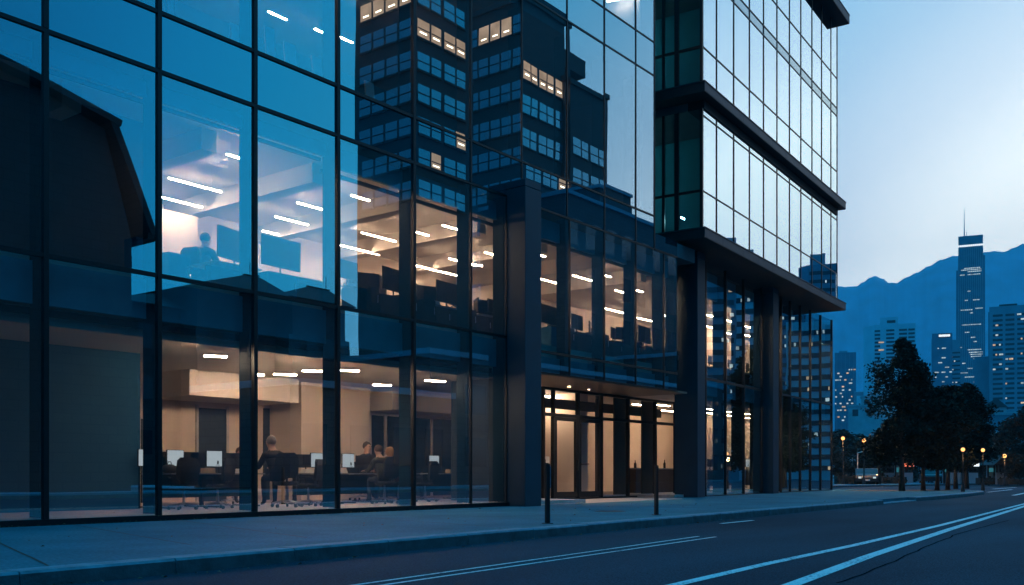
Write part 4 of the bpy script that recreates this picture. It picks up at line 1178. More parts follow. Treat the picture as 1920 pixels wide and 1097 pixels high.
for px, d, s, rz, lb in [(1580, 96, (.95, .95, .62), .2, 'dark tree across the far street next to the building corner'), (1612, 104, (.9, .9, .60), 1.4, 'dark tree behind the pair of left street lamps'), (1640, 98, (.9, .9, .56), 2.2, 'dark tree behind the lowest left street lamp'), (1668, 102, (.9, .9, .6), 3.3, 'dark tree left behind the tallest street tree'),
                         (1706, 108, (1, 1, .58), 4.0, 'dark tree behind the trunk gap of the tallest street tree'), (1760, 112, (1, 1, .60), .9, 'dark tree behind the third street tree'), (1806, 104, (.8, .8, .55), 1.9, 'dark tree behind the lamp on the right of the soil bed'), (1838, 92, (.62, .62, .42), 2.8, 'small dark tree left of the gabled kiosk'), (1862, 110, (.8, .8, .58), 5.1, 'dark tree behind the gabled kiosk'),
                         (1897, 84, (.72, .72, .66), .7, 'tall dark tree near the right picture edge'), (1925, 78, (.75, .75, .74), 3.9, 'tall dark tree cut by the right picture edge'), (1545, 90, (.8, .8, .6), 5.8, 'dark tree hidden partly by the building corner')]:
    tree(pC, *gz(px, d), -.1, s, rz, lb, GP, 'park_tree')

# ------------------------------------------------------------------ far street: hedges, kiosks, cars, lamps
def hedge(px0, px1, d, h, label, seed):
    r = random.Random(seed); x0, y0 = gz(px0, d); x1, y1 = gz(px1, d)
    t = thing('hedge', label, 'hedge', ((x0 + x1) / 2, (y0 + y1) / 2, -.02), 0, 'hedges across the far street')
    b = MB(); ux, uy = x1 - x0, y1 - y0; ln = math.hypot(ux, uy); ux /= ln; uy /= ln
    c = MB(); c.hexa([(x0, y0, 0), (x1, y1, 0), (x1 - uy * .8, y1 + ux * .8, 0), (x0 - uy * .8, y0 + ux * .8, 0), (x0, y0, h * .85), (x1, y1, h * .85), (x1 - uy * .8, y1 + ux * .8, h * .85), (x0 - uy * .8, y0 + ux * .8, h * .85)])
    c.build('hedge_core', M['hedge'], t)
    for k in range(int(ln * 70)):
        s = r.random() * ln; o = r.uniform(-.15, .95); z = r.uniform(.0, h) * (1 + .08 * math.sin(s * 2.1)); p = Vector((x0 + ux * s - uy * o, y0 + uy * s + ux * o, z))
        u = Vector((r.gauss(0, 1), r.gauss(0, 1), r.gauss(0, 1))).normalized(); v = u.cross(Vector((r.gauss(0, 1), r.gauss(0, 1), r.gauss(0, 1)))).normalized(); q = .16
        b.face([p - u * q, p + v * q * .6, p + u * q, p - v * q * .6])
    b.build('leaves', M['hedge'], t)
hedge(1570, 1652, 80, .75, 'long dark hedge across the far street, left of the trunks', 1)
hedge(1655, 1700, 84, .65, 'short dark hedge seen between the left trunks', 2)
hedge(1838, 1866, 78, .6, 'dark hedge left of the gabled kiosk', 3)
hedge(1880, 1935, 76, .5, 'dark hedge at the right picture edge', 4)

def street_lamp(px, py, d, label, bulb='streetlamp', r=.15, group='lit sodium street lamps', arm=0.0):
    x, y, z = at_depth(px, d, py)
    t = thing('street_lamp', label, 'street lamp', (x, y, -.02), 0, group)
    b = MB(); b.tube([(x, y, 0), (x, y, z * .5), (x, y, z - r * 1.1)], [r * .42, r * .34, r * .27], 8); b.lathe([(r, 0), (r, .08), (r * .6, .4), (r * .45, .45)], 10, (x, y, 0)); b.build('pole', M['iron'], t)
    b = MB(); b.lathe([(.0, -r), (r * .6, -r * .8), (r * .95, -r * .25), (r * .95, r * .25), (r * .6, r * .8), (0, r)], 12, (x, y, z)); b.build('lamp_globe', M[bulb], t, smooth=True)
    if bulb == 'streetlamp':
        pl = bpy.data.lights.new('lamp_light', 'POINT'); pl.energy = 220 if d > 60 else 35; pl.color = (1.0, .50, .20); pl.shadow_soft_size = .12
        po = bpy.data.objects.new('lamp_light', pl); COL.objects.link(po); po.parent = t; po.matrix_parent_inverse = world_of(t).inverted(); po.location = (x, y, z - r - .25)
    b = MB(); b.lathe([(r * .5, r * .86), (r * .9, r * .90), (r * .2, r * 1.3), (0, r * 1.35)], 12, (x, y, z)); b.lathe([(.07, -r * 1.15), (r * .5, -r * .88)], 10, (x, y, z)); b.build('lamp_cap', M['iron'], t)
for px, py, d, lb in [(1580.5, 822, 80, 'sodium street lamp next to the building corner'), (1620, 826, 78, 'sodium street lamp second from the building corner'), (1647, 849, 82, 'lowest sodium street lamp left of the tall tree'), (1805.5, 843, 46.5, 'sodium street lamp over the right trunks of the soil bed'), (1843, 844, 50, 'sodium street lamp left of the gabled kiosk'), (1883.5, 855, 74, 'sodium street lamp above the gabled kiosk')]:
    street_lamp(px, py, d, lb, r=.15 if d > 60 else .095)
for px, py, d, lb in [(1776, 867, 105, 'small warm lamp between the middle trunks'), (1760, 868, 108, 'small warm lamp left of the fourth trunk'), (1790, 870, 102, 'small warm lamp by the fifth trunk')]:
    street_lamp(px, py, d, lb, 'lampdot', .20, 'small park lamps')
for px, py, d, lb in [(1861, 870, 86, 'small white post lamp left of the gabled kiosk'), (1910, 861, 84, 'left one of twin white post lamps at the right edge'), (1914.5, 859, 84, 'right one of twin white post lamps at the right edge')]:
    street_lamp(px, py, d, lb, 'streetlamp_small', .16, 'small white post lamps')
# tall plain post near the right trees, and a thin one on the left
for px, d, h, lb in [(1862, 83, 4.2, 'plain grey post left of the gabled kiosk'), (1608, 84, 2.6, 'thin grey post with a short arm on the far pavement')]:
    x, y = gz(px, d); b = MB(); b.tube([(x, y, -.02), (x, y, h), (x + .4, y - .3, h + .12)], [.06, .05, .04], 8); tag(b.build('post', M['chrome']), lb, 'post', 'plain posts across the far street')

def kiosk(px0, px1, d, h, label, gable, panel=None, sign=None):
    x0, y0 = gz(px0, d); x1, y1 = gz(px1, d); w = math.hypot(x1 - x0, y1 - y0)
    t = thing('kiosk', label, 'kiosk', ((x0 + x1) / 2, (y0 + y1) / 2, -.02), math.atan2(y1 - y0, x1 - x0), 'kiosks across the far street')
    MB().box(-w / 2, w / 2, 1.6, 1.7, 0, h).build('rear_wall', M['concrete_dark'], t, world=False)
    MB().box(-w / 2, w / 2, 0, .12, 0, .95).build('counter', M['whitewall'], t, world=False)
    for x in (-w / 2 + .06, 0, w / 2 - .06):
        for y in (.06, 1.5): MB().box(x - .05, x + .05, y - .05, y + .05, 0 if y > 1 else .951, h).build('post', M['iron'], t, world=False)
    if gable:
        MB().prism([(-w / 2 - .4, h), (w / 2 + .4, h), (0, h + .8)], lambda q, y: (q[0], y, q[1]), -.4, 2.1).build('roof', M['slate'], t, world=False)
    else:
        MB().box(-w / 2 - .3, w / 2 + .3, -.4, 2.0, h + .003, h + .18).build('roof', M['slate'], t, world=False)
    if panel: MB().box(-w * .35, w * .1, 1.52, 1.58, 1.0, h * .85).build('lit_panel', M[panel], t, world=False)
    if sign: MB().box(-w * .4, w * .4, -.46, -.41, h - .18, h + .1).build('lit_sign', M[sign], t, world=False)
kiosk(1868, 1894, 80, 1.55, 'gabled kiosk with a pale roof near the right edge', True, 'teal')
kiosk(1783, 1801, 84, 1.5, 'small flat-roofed shelter with a teal panel among the trunks', False, 'teal')
kiosk(1812, 1834, 90, 1.7, 'flat kiosk with a white sign bar right of the trunks', False, None, 'signwhite')
kiosk(1690, 1712, 92, 1.7, 'kiosk with a warm roof edge between the left trunks', False, 'teal', 'redsign')
kiosk(1752, 1768, 94, 1.75, 'kiosk with a red sign between the middle trunks', False, None, 'redsign')
kiosk(1658, 1676, 96, 1.4, 'small teal-lit kiosk left of the tallest tree trunk', False, 'teal')

def car(px, d, rz, label, white=False):
    x, y = gz(px, d)
    t = thing('parked_car', label, 'car', (x, y, -.14), rz, 'cars parked across the far street')
    prof = [(-2.1, .32), (-2.1, .75), (-1.9, .88), (-1.25, .93), (-.7, 1.38), (.75, 1.40), (1.35, .98), (2.0, .86), (2.12, .62), (2.1, .32)]
    b = MB(); b.prism(prof, lambda p, y_: (p[0], y_, p[1]), -.85, .85); b.build('body', M['carpaint'], t, world=False, bevel=.06)
    for y_ in (-.862, .852): MB().prism([(-1.05, .95), (-.64, 1.30), (.68, 1.32), (1.1, .97)], lambda p, q: (p[0], q, p[1]), y_, y_ + .01).build('side_window', M['carglass'], t, world=False)
    for wx in (-1.3, 1.35):
        for wy in (-.86, .70):
            b = MB(); b.tube([(wx, wy, .32), (wx, wy + .16, .32)], .32, 16); wh = b.build('wheel', M['rubber'], t, world=False)
            b = MB(); b.tube([(wx, wy - .005, .32), (wx, wy + .165, .32)], .19, 12); b.build('rim', M['chrome'], wh, world=False)
    for wy in (-.65, .45): MB().box(2.085, 2.15, wy, wy + .22, .60, .74).build('headlight', M['litcool'], t, world=False)
    MB().box(2.11, 2.14, -.22, .22, .42, .52).build('number_plate', M['paper'], t, world=False)
car(1624, 81.5, rad(200), 'dark car parked across the far street with small pale lights')
car(1745, 90, rad(20), 'dark car standing behind the middle trunks')

# ------------------------------------------------------------------ strip lights on the ceilings
sl = MB(); sl.box(-.5, .5, -.03, .03, .019, .034); sl.box(-.3, -.298, -.002, .002, .051, .27); sl.box(.298, .3, -.002, .002, .051, .27)
light0 = sl.build('ceiling_light', M['striphouse'])
ld = MB(); ld.box(-.495, .495, -.011, .011, -.008, .018)
ld0 = ld.build('diffuser', M['strip'], light0, world=False)
ground_lamp = ld0.data.copy(); ground_lamp.materials[0] = M['stripground']
gh = MB(); gh.box(-.5, .5, -.075, .075, .019, .045); gh.box(-.3, -.296, -.002, .002, .0455, .22); gh.box(.296, .3, -.002, .002, .0455, .22)
ground_house_o = gh.build('ceiling_light_housing', M['striphouse']); ground_house = ground_house_o.data; bpy.data.objects.remove(ground_house_o)
lobby_lamp = ld0.data.copy(); lobby_lamp.materials[0] = M['striplobby']
dim_lamp = ld0.data.copy(); dim_lamp.materials[0] = M['stripdim']
first_light = [True]
def strip(xa, ya, xb, yb, z, label, group):
    o = light0 if first_light[0] else copy_tree(light0)
    first_light[0] = False
    o.location = ((xa + xb) / 2, (ya + yb) / 2, z)
    o.rotation_euler = (0, 0, math.atan2(yb - ya, xb - xa))
    o.scale = (math.hypot(xb - xa, yb - ya), 1, 1)
    if z < 5: o.data = ground_house
    if z < 5: o.children[0].data = lobby_lamp if (z > 3.3 and 'lobby' in label) else ground_lamp
    if 'tower' in group and z > 9: o.children[0].data = dim_lamp
    tag(o, label, 'ceiling light', group)
Z2L = 7.40
S2 = [(313, 335, 418, 360), (302, 371, 381, 389), (421, 291, 456, 297), (556, 381, 605, 393), (515, 407, 579, 422), (490, 434, 525, 440), (655, 368, 697, 376),
      (676, 437, 744, 453), (637, 460, 711, 478), (780, 499, 862, 518), (828, 423, 860, 431), (838, 486, 898, 498), (780, 436, 800, 441), (907, 474, 942, 482), (884, 494, 905, 499),
      (1000, 520, 1050, 533), (1000, 477, 1026, 481), (1074, 517, 1114, 528), (1125, 515, 1147, 520), (1150, 545, 1178, 550), (1130, 578, 1173, 588), (1190, 544, 1206, 548),
      (1196, 596, 1226, 604), (1240, 592, 1266, 596)]
where2 = ['second', 'second', 'second', 'third', 'third', 'third', 'fourth', 'fourth', 'fourth', 'fifth', 'fifth', 'fifth', 'fifth', 'sixth', 'sixth',
          'seventh', 'seventh', 'eighth', 'ninth', 'ninth', 'ninth', 'tenth', 'tenth', 'eleventh']
say2 = ['higher of the two long strip lights above the seated figure upstairs', 'lower of the two long strip lights above the seated figure upstairs',
        'short bright strip light closest to the glass above the seated figure upstairs', 'highest of three strip lights above the large upstairs monitor',
        'middle of three strip lights above the large upstairs monitor', 'lowest short strip light just above the large upstairs monitor',
        'strip light crossed by the reflected tower edge, highest in its upper window', 'middle strip light in the upper window with the tilted monitors',
        'lowest and longest strip light in the upper window with the tilted monitors', 'long low strip light just over the monitor two windows left of the pillar',
        'strip light nearest the lintel two windows left of the charcoal pillar', 'middle strip light beside the window fin two windows left of the pillar',
        'short strip light cut by the mullion two windows left of the pillar', 'strip light in the upper window touching the left of the charcoal pillar',
        'short stub of strip light low in the upper window left of the pillar', 'lower strip light in the first upper window right of the pillar',
        'small strip light high in the first upper window right of the pillar', 'strip light crossing the second upper window right of the pillar',
        'short upper strip light in the third upper window right of the pillar', 'middle strip light in the third upper window right of the pillar',
        'lowest longest strip light in the third upper window right of the pillar', 'upper stub of strip light in the fourth upper window right of the pillar',
        'lower strip light in the fourth upper window right of the pillar', 'strip light in the narrow upper window beside the corner pillar']
for s, lb in zip(S2, say2):
    a = on_z(s[0], s[1], Z2L); b = on_z(s[2], s[3], Z2L)
    ym = (a[1] + b[1]) / 2; ym = max(ym, 16.95); ym = min(ym, 22.6)
    strip(a[0], ym, max(b[0], a[0] + .5), ym, Z2L, lb, 'strip lights on the upper floor ceiling')
Z1L = 3.19
S1 = [(383, 668, 425, 670), (513, 702, 556, 704), (567, 696, 603, 697), (655, 693, 690, 695), (700, 722, 733, 723), (797, 714, 835, 716), (470, 702, 494, 704)]
say1 = ['lone strip light on the ground floor ceiling above the white screens', 'farther of the two strip lights above the grey-haired man', 'strip light nearer the window fin above the grey-haired man',
        'higher strip light above the couple at the ground floor desk', 'lower farther strip light above the couple at the ground floor desk',
        'strip light alone in the ground floor window left of the pillar windows', 'strip light partly hidden by a mullion left of the grey-haired man']
for s, lb in zip(S1, say1):
    a = on_z(s[0], s[1], Z1L); b = on_z(s[2], s[3], Z1L)
    strip(a[0], max(a[1], 16.9), b[0], max(b[1], 16.7), Z1L, lb, 'strip lights on the ground floor ceiling')
# more fittings farther back, seen through the entrance and the tower base
ix = 0
for (px, y, z, ln) in [(1205, 20.2, 3.58, 1.6), (1252, 21.2, 3.58, 1.8), (1022, 20.6, 3.58, 1.2), (1240, 19.6, 3.58, 1.4), (1333, 19.2, 3.58, 2.0), (1333, 20.5, 3.58, 2.0), (1368, 19.4, 3.58, 1.6), (1372, 20.6, 3.58, 1.8), (1402, 19.4, 3.58, 1.5), (1404, 20.8, 3.58, 1.8), (1474, 19.8, 3.58, 1.5),
                       (1330, 18.9, 7.46, 1.6), (1330, 20.4, 7.46, 1.6), (1366, 18.9, 7.46, 1.8), (1368, 20.6, 7.46, 2.0), (1402, 19.0, 7.46, 1.5), (1404, 20.2, 7.46, 1.8), (1470, 18.6, 7.46, 1.5), (1496, 19.6, 7.46, 1.5), (1524, 19.0, 7.46, 1.5), (1400, 21.9, 7.46, 1.5), (1520, 20.0, 3.58, 1.2)]:
    X = on_y(px, y)
    pos = ORD[ix]; ix += 1
    lab = {1205: 'strip light in the lobby behind the tall pane right of the doors', 1252: 'strip light deep in the lobby behind the pane beside the corner pillar',
           1022: 'strip light behind the narrow pane between pillar and entrance doors', 1240: 'nearer lobby strip light beside the corner pillar pane'}.get(px)
    if lab is None:
        fl = 'upper' if z > 5 else 'ground'
        lab = '%s floor strip light behind the tower base glass, %s one counted from the entrance lobby' % (fl, pos)
    strip(X - ln / 2, y, X + ln / 2, y, z, lab, 'strip lights behind the tower base')
for k_, (px, v_, z_) in enumerate([(1474, 2.9, 3.5), (1492, 2.6, 3.5), (1512, 2.9, 3.5), (1532, 2.6, 3.5), (1474, 2.6, 7.42), (1494, 3.0, 7.42), (1513, 2.6, 7.42), (1533, 3.0, 7.42)]):  # strips added to warm the far tower base windows
    s_ = _solve_s(px, v_)
    x_, y_ = T0.x + TK * (s_ * math.cos(TA) - v_ * math.sin(TA)), T0.y + TK * (s_ * math.sin(TA) + v_ * math.cos(TA))
    strip(x_ - .7, y_ - .056, x_ + .7, y_ + .056, z_, '%s floor added strip light past the third pillar, %s one from that pillar' % ('upper' if z_ > 5 else 'ground', ORD[k_ % 4]), 'strip lights behind the tower base')
# third storey: a few lit fittings only
for (px, y, ln, lb) in [(330, 19.5, 1.2, 'strip light on the top floor above the second window')]:
    X = on_y(px, y); strip(X - ln / 2, y, X + ln / 2, y, 13.2, lb, 'strip lights on the top floor')
for z_, v_, lb_ in ((12.75, 4.2, 'added hidden lamp deep behind the lower green glass return of the tower'), (17.6, 4.2, 'added hidden lamp deep behind the upper green glass return of the tower'), (21.6, 4.2, 'added hidden lamp behind the topmost green glass return of the tower')):  # unseen lamps added to brighten the rooms behind the side glass
    x_, y_ = T0.x + .75 * TK * math.cos(TA) - v_ * TK * math.sin(TA), T0.y + .75 * TK * math.sin(TA) + v_ * TK * math.cos(TA)
    strip(x_ - .45, y_, x_ + .45, y_, z_, lb_, 'strip lights in the tower')
strip(31.45, 16.75, 31.75, 16.78, 9.9, 'small strip light behind the green glass return of the tower', 'strip lights in the tower')

for px_, py_, lb_ in ((606, 62, 'small strip light on the top floor left of the fourth mullion'), (646, 74, 'small strip light on the top floor just past the fourth mullion'), (520, 30, 'small strip light on the top floor above the white boards')):
    x_, y_ = on_z(px_, py_, 12.6); strip(x_ - .3, y_, x_ + .3, y_, 12.6, lb_, 'strip lights on the top floor')
strip(27.75, 17.5, 27.95, 16.45, 16.35, 'single bright strip light high up beside the mirror tower', 'strip lights on the top floor')
# ------------------------------------------------------------------ office furniture
def make_chair():
    t = thing('office_chair', 'dark fabric office chair', 'chair')
    b = MB(); b.lathe([(.18, .43), (.23, .45), (.24, .49), (.21, .515), (.0, .52)], 14); b.build('seat', M['fabric'], t, smooth=True, world=False)
    b = MB()
    prof = []
    for k in range(9):
        z = .58 + .50 * k / 8; w = .20 + .03 * math.sin(math.pi * k / 8) - (.05 if k in (0, 8) else 0); y = -.21 - .03 * math.sin(math.pi * k / 8) - .05 * k / 8
        prof.append((w, y, z))
    for (w0, y0, z0), (w1, y1, z1) in zip(prof[:-1], prof[1:]):
        b.hexa([(-w0, y0 - .03, z0), (w0, y0 - .03, z0), (w0, y0 + .03, z0), (-w0, y0 + .03, z0), (-w1, y1 - .03, z1), (w1, y1 - .03, z1), (w1, y1 + .03, z1), (-w1, y1 + .03, z1)])
    b.build('backrest', M['fabric'], t, world=False)
    b = MB(); b.tube([(0, -.05, .44), (0, -.20, .46), (0, -.24, .62)], .02, 6); b.build('back_bracket', M['black'], t, world=False)
    b = MB(); b.tube([(0, 0, .12), (0, 0, .28)], .032, 10); b.tube([(0, 0, .28), (0, 0, .44)], .022, 10); b.build('gas_column', M['chrome'], t, world=False)
    for k in range(5):
        a = 2 * math.pi * k / 5 + .3
        c, s = math.cos(a), math.sin(a)
        b = MB(); b.tube([(0, 0, .13), (c * .18, s * .18, .105), (c * .30, s * .30, .085)], [.026, .02, .016], 6)
        lg = b.build('leg', M['chrome'], t, world=False)
        b = MB(); b.tube([(c * .30 - s * .022, s * .30 + c * .022, .035), (c * .30 + s * .022, s * .30 - c * .022, .035)], .034, 10)
        b.build('caster', M['black'], lg, world=False)
    for sx in (-1, 1):
        b = MB(); b.tube([(sx * .18, -.05, .46), (sx * .27, -.05, .50), (sx * .27, -.04, .66), (sx * .27, .12, .67)], .017, 6)
        b.build('armrest', M['black'], t, world=False)
    return t
chair0 = make_chair(); used_chair = [False]
def chair(x, y, rz, z, label, group='office chairs on the ground floor', sc=1.0):
    o = copy_tree(chair0) if used_chair[0] else chair0
    used_chair[0] = True
    o.location = (x, y, z); o.rotation_euler = (0, 0, rz); o.scale = (sc, sc, sc)
    tag(o, label, 'chair', group)

def desk(x0, x1, y0, y1, z, h, label, group, mod=True):
    t = thing('office_desk', label, 'desk', ((x0 + x1) / 2, (y0 + y1) / 2, z), 0, group)
    MB().box(x0, x1, y0, y1, z + h - .03, z + h).build('desk_top', M['desk'], t, bevel=.004)
    n = max(2, round((x1 - x0) / 1.6) + 1)
    for k in range(n):
        x = x0 + .12 + (x1 - x0 - .24) * k / (n - 1)
        b = MB(); b.box(x - .03, x + .03, y0 + .08, y1 - .08, z, z + .03); b.box(x - .025, x + .025, (y0 + y1) / 2 - .05, (y0 + y1) / 2 + .05, z + .03, z + h - .03)
        b.build('leg', M['black'], t)
    if mod:
        MB().box(x0 + .2, x1 - .2, (y0 + y1) / 2 - .012, (y0 + y1) / 2 + .012, z + .22, z + h - .031).build('modesty_panel', M['black'], t)
    return t

def make_monitor(w, h, lit):
    t = thing('monitor', 'monitor', 'monitor')
    b = MB(); b.box(-w / 2, w / 2, -.02, .02, .14, .14 + h); b.build('screen_housing', M['black'], t, world=False, bevel=.004)
    if lit:
        b = MB(); b.box(-w / 2 + .012, w / 2 - .012, -.026, -.0205, .155, .14 + h - .012); sc = b.build('screen', M['screen'], t, world=False)
        b = MB(); b.prism([(w * .16, .20), (w * .24, .20), (w * .27, .215), (w * .27, .262), (w * .24, .285), (w * .19, .285), (w * .16, .265)], lambda p, t_: (p[0], t_, p[1]), -.0285, -.0265)
        b.box(w * .10, w * .34, -.0285, -.0265, .176, .186); b.build('screen_mark', M['black'], sc, world=False)
    b = MB(); b.tube([(0, .02, .012), (0, .025, .20)], .018, 8); b.build('neck', M['black'], t, world=False)
    b = MB(); b.lathe([(.11, 0), (.11, .01), (.03, .016), (0, .016)], 14, (0, .01, 0)); b.build('foot', M['black'], t, world=False)
    return t
mon_lit = make_monitor(.42, .37, True); mon_dark = make_monitor(.52, .33, False); mon_big = make_monitor(.86, .50, False)
mon_used = {}
def monitor(proto, x, y, z, rz, label, group, tilt=0.0, sc=1.0):
    o = copy_tree(proto) if mon_used.get(proto.name) else proto
    mon_used[proto.name] = True
    o.location = (x, y, z); o.rotation_euler = (tilt, 0, rz); o.scale = (sc, 1, sc)
    tag(o, label, 'monitor', group)

FG = .10                                              # ground floor level
DH = .76
# row of desks along the ground floor front
DY = 19.2
dx = lambda px: on_y(px, DY)
desk(on_y(286, DY), on_y(462, DY), DY - .7, DY + .7, FG, DH, 'long grey desk under the white screens beside the grey partition', 'ground floor desks')
desk(on_y(545, DY - .2), on_y(618, DY - .2), DY - .9, DY + .5, FG, DH, 'short grey desk right of the grey-haired man', 'ground floor desks')
desk(on_y(628, DY), on_y(752, DY), DY - .7, DY + .7, FG, DH, 'grey desk where the couple sit with backs to the street', 'ground floor desks')
desk(on_y(786, DY), on_y(866, DY), DY - .7, DY + .7, FG, DH, 'grey desk beside the empty chair two windows left of the pillar', 'ground floor desks')
desk(on_y(884, DY), on_y(945, DY), DY - .7, DY + .7, FG, DH, 'grey desk in the ground floor window next to the charcoal pillar', 'ground floor desks')
zt = FG + DH
lit = [(275, 'white screen at the left end beside the grey partition'), (328, 'white screen left of two on the long desk'), (401, 'white screen right of two on the long desk'), (594, 'white screen right of the grey-haired man'),
       (652, 'white screen left of the couple'), (813, 'white screen beside the empty chair'), (920, 'white screen in the window next to the charcoal pillar')]
for px, lb in lit: monitor(mon_lit, on_y(px, DY - .12), DY - .12, zt, 0, lb, 'lit white screens on the ground floor')
dark = [(303, 'dark monitor back by the mullion left on the long desk'), (352, 'left one of two dark monitors between the long desk white screens'), (376, 'right one of two dark monitors between the long desk white screens'), (424, 'dark monitor back right of the second white screen on the long desk'), (449, 'dark monitor at the right end of the long desk'),
        (572, 'dark monitor just left of the white screen by the grey-haired man'), (681, 'dark monitor back in front of the dark-haired worker'), (703, 'dark monitor beside the couple'), (790, 'dark monitor left of the white screen by the empty chair'), (838, 'dark monitor right of the white screen by the empty chair'), (857, 'dark monitor at the desk end near the window fin'), (896, 'slim monitor edged in light near the charcoal pillar')]
for px, lb in dark: monitor(mon_dark, on_y(px, DY + .1), DY + .1, zt, math.pi, lb, 'dark monitors on the ground floor')
chair(on_y(578, 17.7), 17.7, .5, FG, 'empty office chair between the grey-haired man and the next window fin')
chair(on_y(797, 17.9), 17.9, .2, FG, 'empty office chair two windows left of the charcoal pillar')
chair(on_y(345, 18.0), 18.0, -.3, FG, 'dim office chair under the left part of the long desk')
chair(on_y(408, 18.0), 18.0, .4, FG, 'dim office chair under the right part of the long desk')
chair(on_y(676, 20.4), 20.4, math.pi, FG, 'office chair of the dark-haired worker behind the monitors')
# small things on the desks
def clutter(px, y, z, kind, label, s=1.0):
    x = on_y(px, y)
    b = MB()
    if kind == 'books':
        for k in range(3): b.box(x - .13 * s + .01 * k, x + .13 * s - .015 * k, y - .1, y + .1 - .01 * k, z + .001 + .033 * k, z + .032 + .033 * k)
        tag(b.build('stack_of_papers', M['paper'], bevel=.003), label, 'papers')
    elif kind == 'box':
        b.box(x - .13 * s, x + .13 * s, y - .09, y + .09, z + .001, z + .10); b.box(x - .125 * s, x + .125 * s, y - .085, y + .085, z + .101, z + .115)
        tag(b.build('card_box', M['warmbox'], bevel=.004), label, 'box')
    elif kind == 'bag':
        b.lathe([(.10, .001), (.16, .04), (.15, .13), (.08, .18), (.0, .19)], 10, (x, y, z)); b.tube([(x - .05, y, z + .17), (x - .03, y, z + .24), (x + .03, y, z + .24), (x + .05, y, z + .17)], .01, 6)
        tag(b.build('desk_bag', M['fabric'], smooth=True), label, 'bag')
    elif kind == 'mug':
        b.lathe([(.035, .001), (.04, .01), (.042, .095), (.036, .095), (.034, .012), (0, .012)], 12, (x, y, z)); b.tube([(x + .04, y, z + .075), (x + .07, y, z + .065), (x + .07, y, z + .035), (x + .04, y, z + .025)], .007, 6)
        tag(b.build('mug', M['paper'], smooth=True), label, 'mug')
for a in [(318, DY - .5, zt, 'bag', 'dark bag in front of the left white screen on the long desk'), (346, DY - .5, zt, 'books', 'stack of papers between the white screens on the long desk'), (390, DY - .5, zt, 'box', 'buff card box under the right white screen'),
          (437, DY - .5, zt, 'books', 'stack of papers at the right end of the long desk'), (425, DY - .5, zt, 'mug', 'pale mug near the right end of the long desk'), (575, DY - .6, zt, 'books', 'stack of papers right of the grey-haired man'),
          (640, DY - .5, zt, 'books', 'stack of papers under the white screen left of the couple'), (812, DY - .5, zt, 'mug', 'pale mug by the white screen near the empty chair'), (845, DY - .5, zt, 'box', 'low card box on the desk near the empty chair'), (905, DY - .5, zt, 'box', 'card box on the desk next to the charcoal pillar')]:
    clutter(*a)
# upper floor: desks right behind the glass, seen from below
UF = 4.50
UY = 17.7
desk(on_y(382, UY), on_y(470, UY), UY - .4, UY + .5, UF, .74, 'upstairs desk in front of the seated silhouette', 'upper floor desks')
desk(on_y(484, UY), on_y(622, UY), UY - .4, UY + .5, UF, .74, 'long upstairs desk carrying the large square monitor', 'upper floor desks')
desk(on_y(640, UY), on_y(762, UY), UY - .4, UY + .5, UF, .74, 'upstairs desk with three tilted monitors left of the pillar', 'upper floor desks')
desk(on_y(784, UY), on_y(868, UY), UY - .4, UY + .5, UF, .74, 'upstairs desk two windows left of the charcoal pillar', 'upper floor desks')
desk(on_y(884, UY), on_y(945, UY), UY - .4, UY + .5, UF, .74, 'upstairs desk in the window touching the charcoal pillar', 'upper floor desks')
desk(on_y(1016, UY), on_y(1120, UY), UY - .4, UY + .5, UF, .74, 'upstairs desk right of the charcoal pillar', 'upper floor desks')
desk(on_y(1134, UY), on_y(1225, UY), UY - .4, UY + .5, UF, .74, 'upstairs desk above the entrance recess', 'upper floor desks')
zu = UF + .74
G2 = 'monitors on the upper floor'
for px, y, pr, rz, lb in [(441, 17.8, mon_big, .25, 'large dark monitor facing the seated silhouette upstairs'), (527, 17.6, mon_big, .05, 'largest square monitor upstairs, two windows left of the reflected brick tower'),
                          (667, 17.9, mon_dark, .5, 'leftmost tilted monitor upstairs under the reflected tower edge'), (690, 17.7, mon_dark, -.4, 'middle tilted monitor upstairs under the reflected tower edge'), (739, 17.5, mon_big, .15, 'rightmost of the tilted upstairs monitors beside the window fin'),
                          (786, 17.8, mon_dark, .4, 'upstairs monitor cut by the mullion two windows left of the pillar'), (838, 17.6, mon_big, .1, 'big dark upstairs monitor two windows left of the pillar'), (893, 17.9, mon_dark, .9, 'thin edge-on upstairs monitor left of the pillar'), (925, 17.6, mon_dark, .1, 'upstairs monitor touching the fin left of the pillar'),
                          (1028, 17.6, mon_big, .1, 'bulky upstairs monitor first right of the pillar'), (1106, 17.7, mon_dark, .5, 'upstairs monitor in the second window right of the pillar'), (1150, 17.8, mon_dark, .3, 'upstairs monitor in the third window right of the pillar'), (1208, 17.5, mon_big, .1, 'wide upstairs monitor in the fourth window right of the pillar'), (1254, 17.6, mon_dark, .1, 'upstairs monitor in the narrow window by the corner pillar')]:
    monitor(pr, on_y(px, y), y, zu if px < 1240 else zu - .2, rz, lb, G2, sc=1.32 if px < 560 else 1.12)
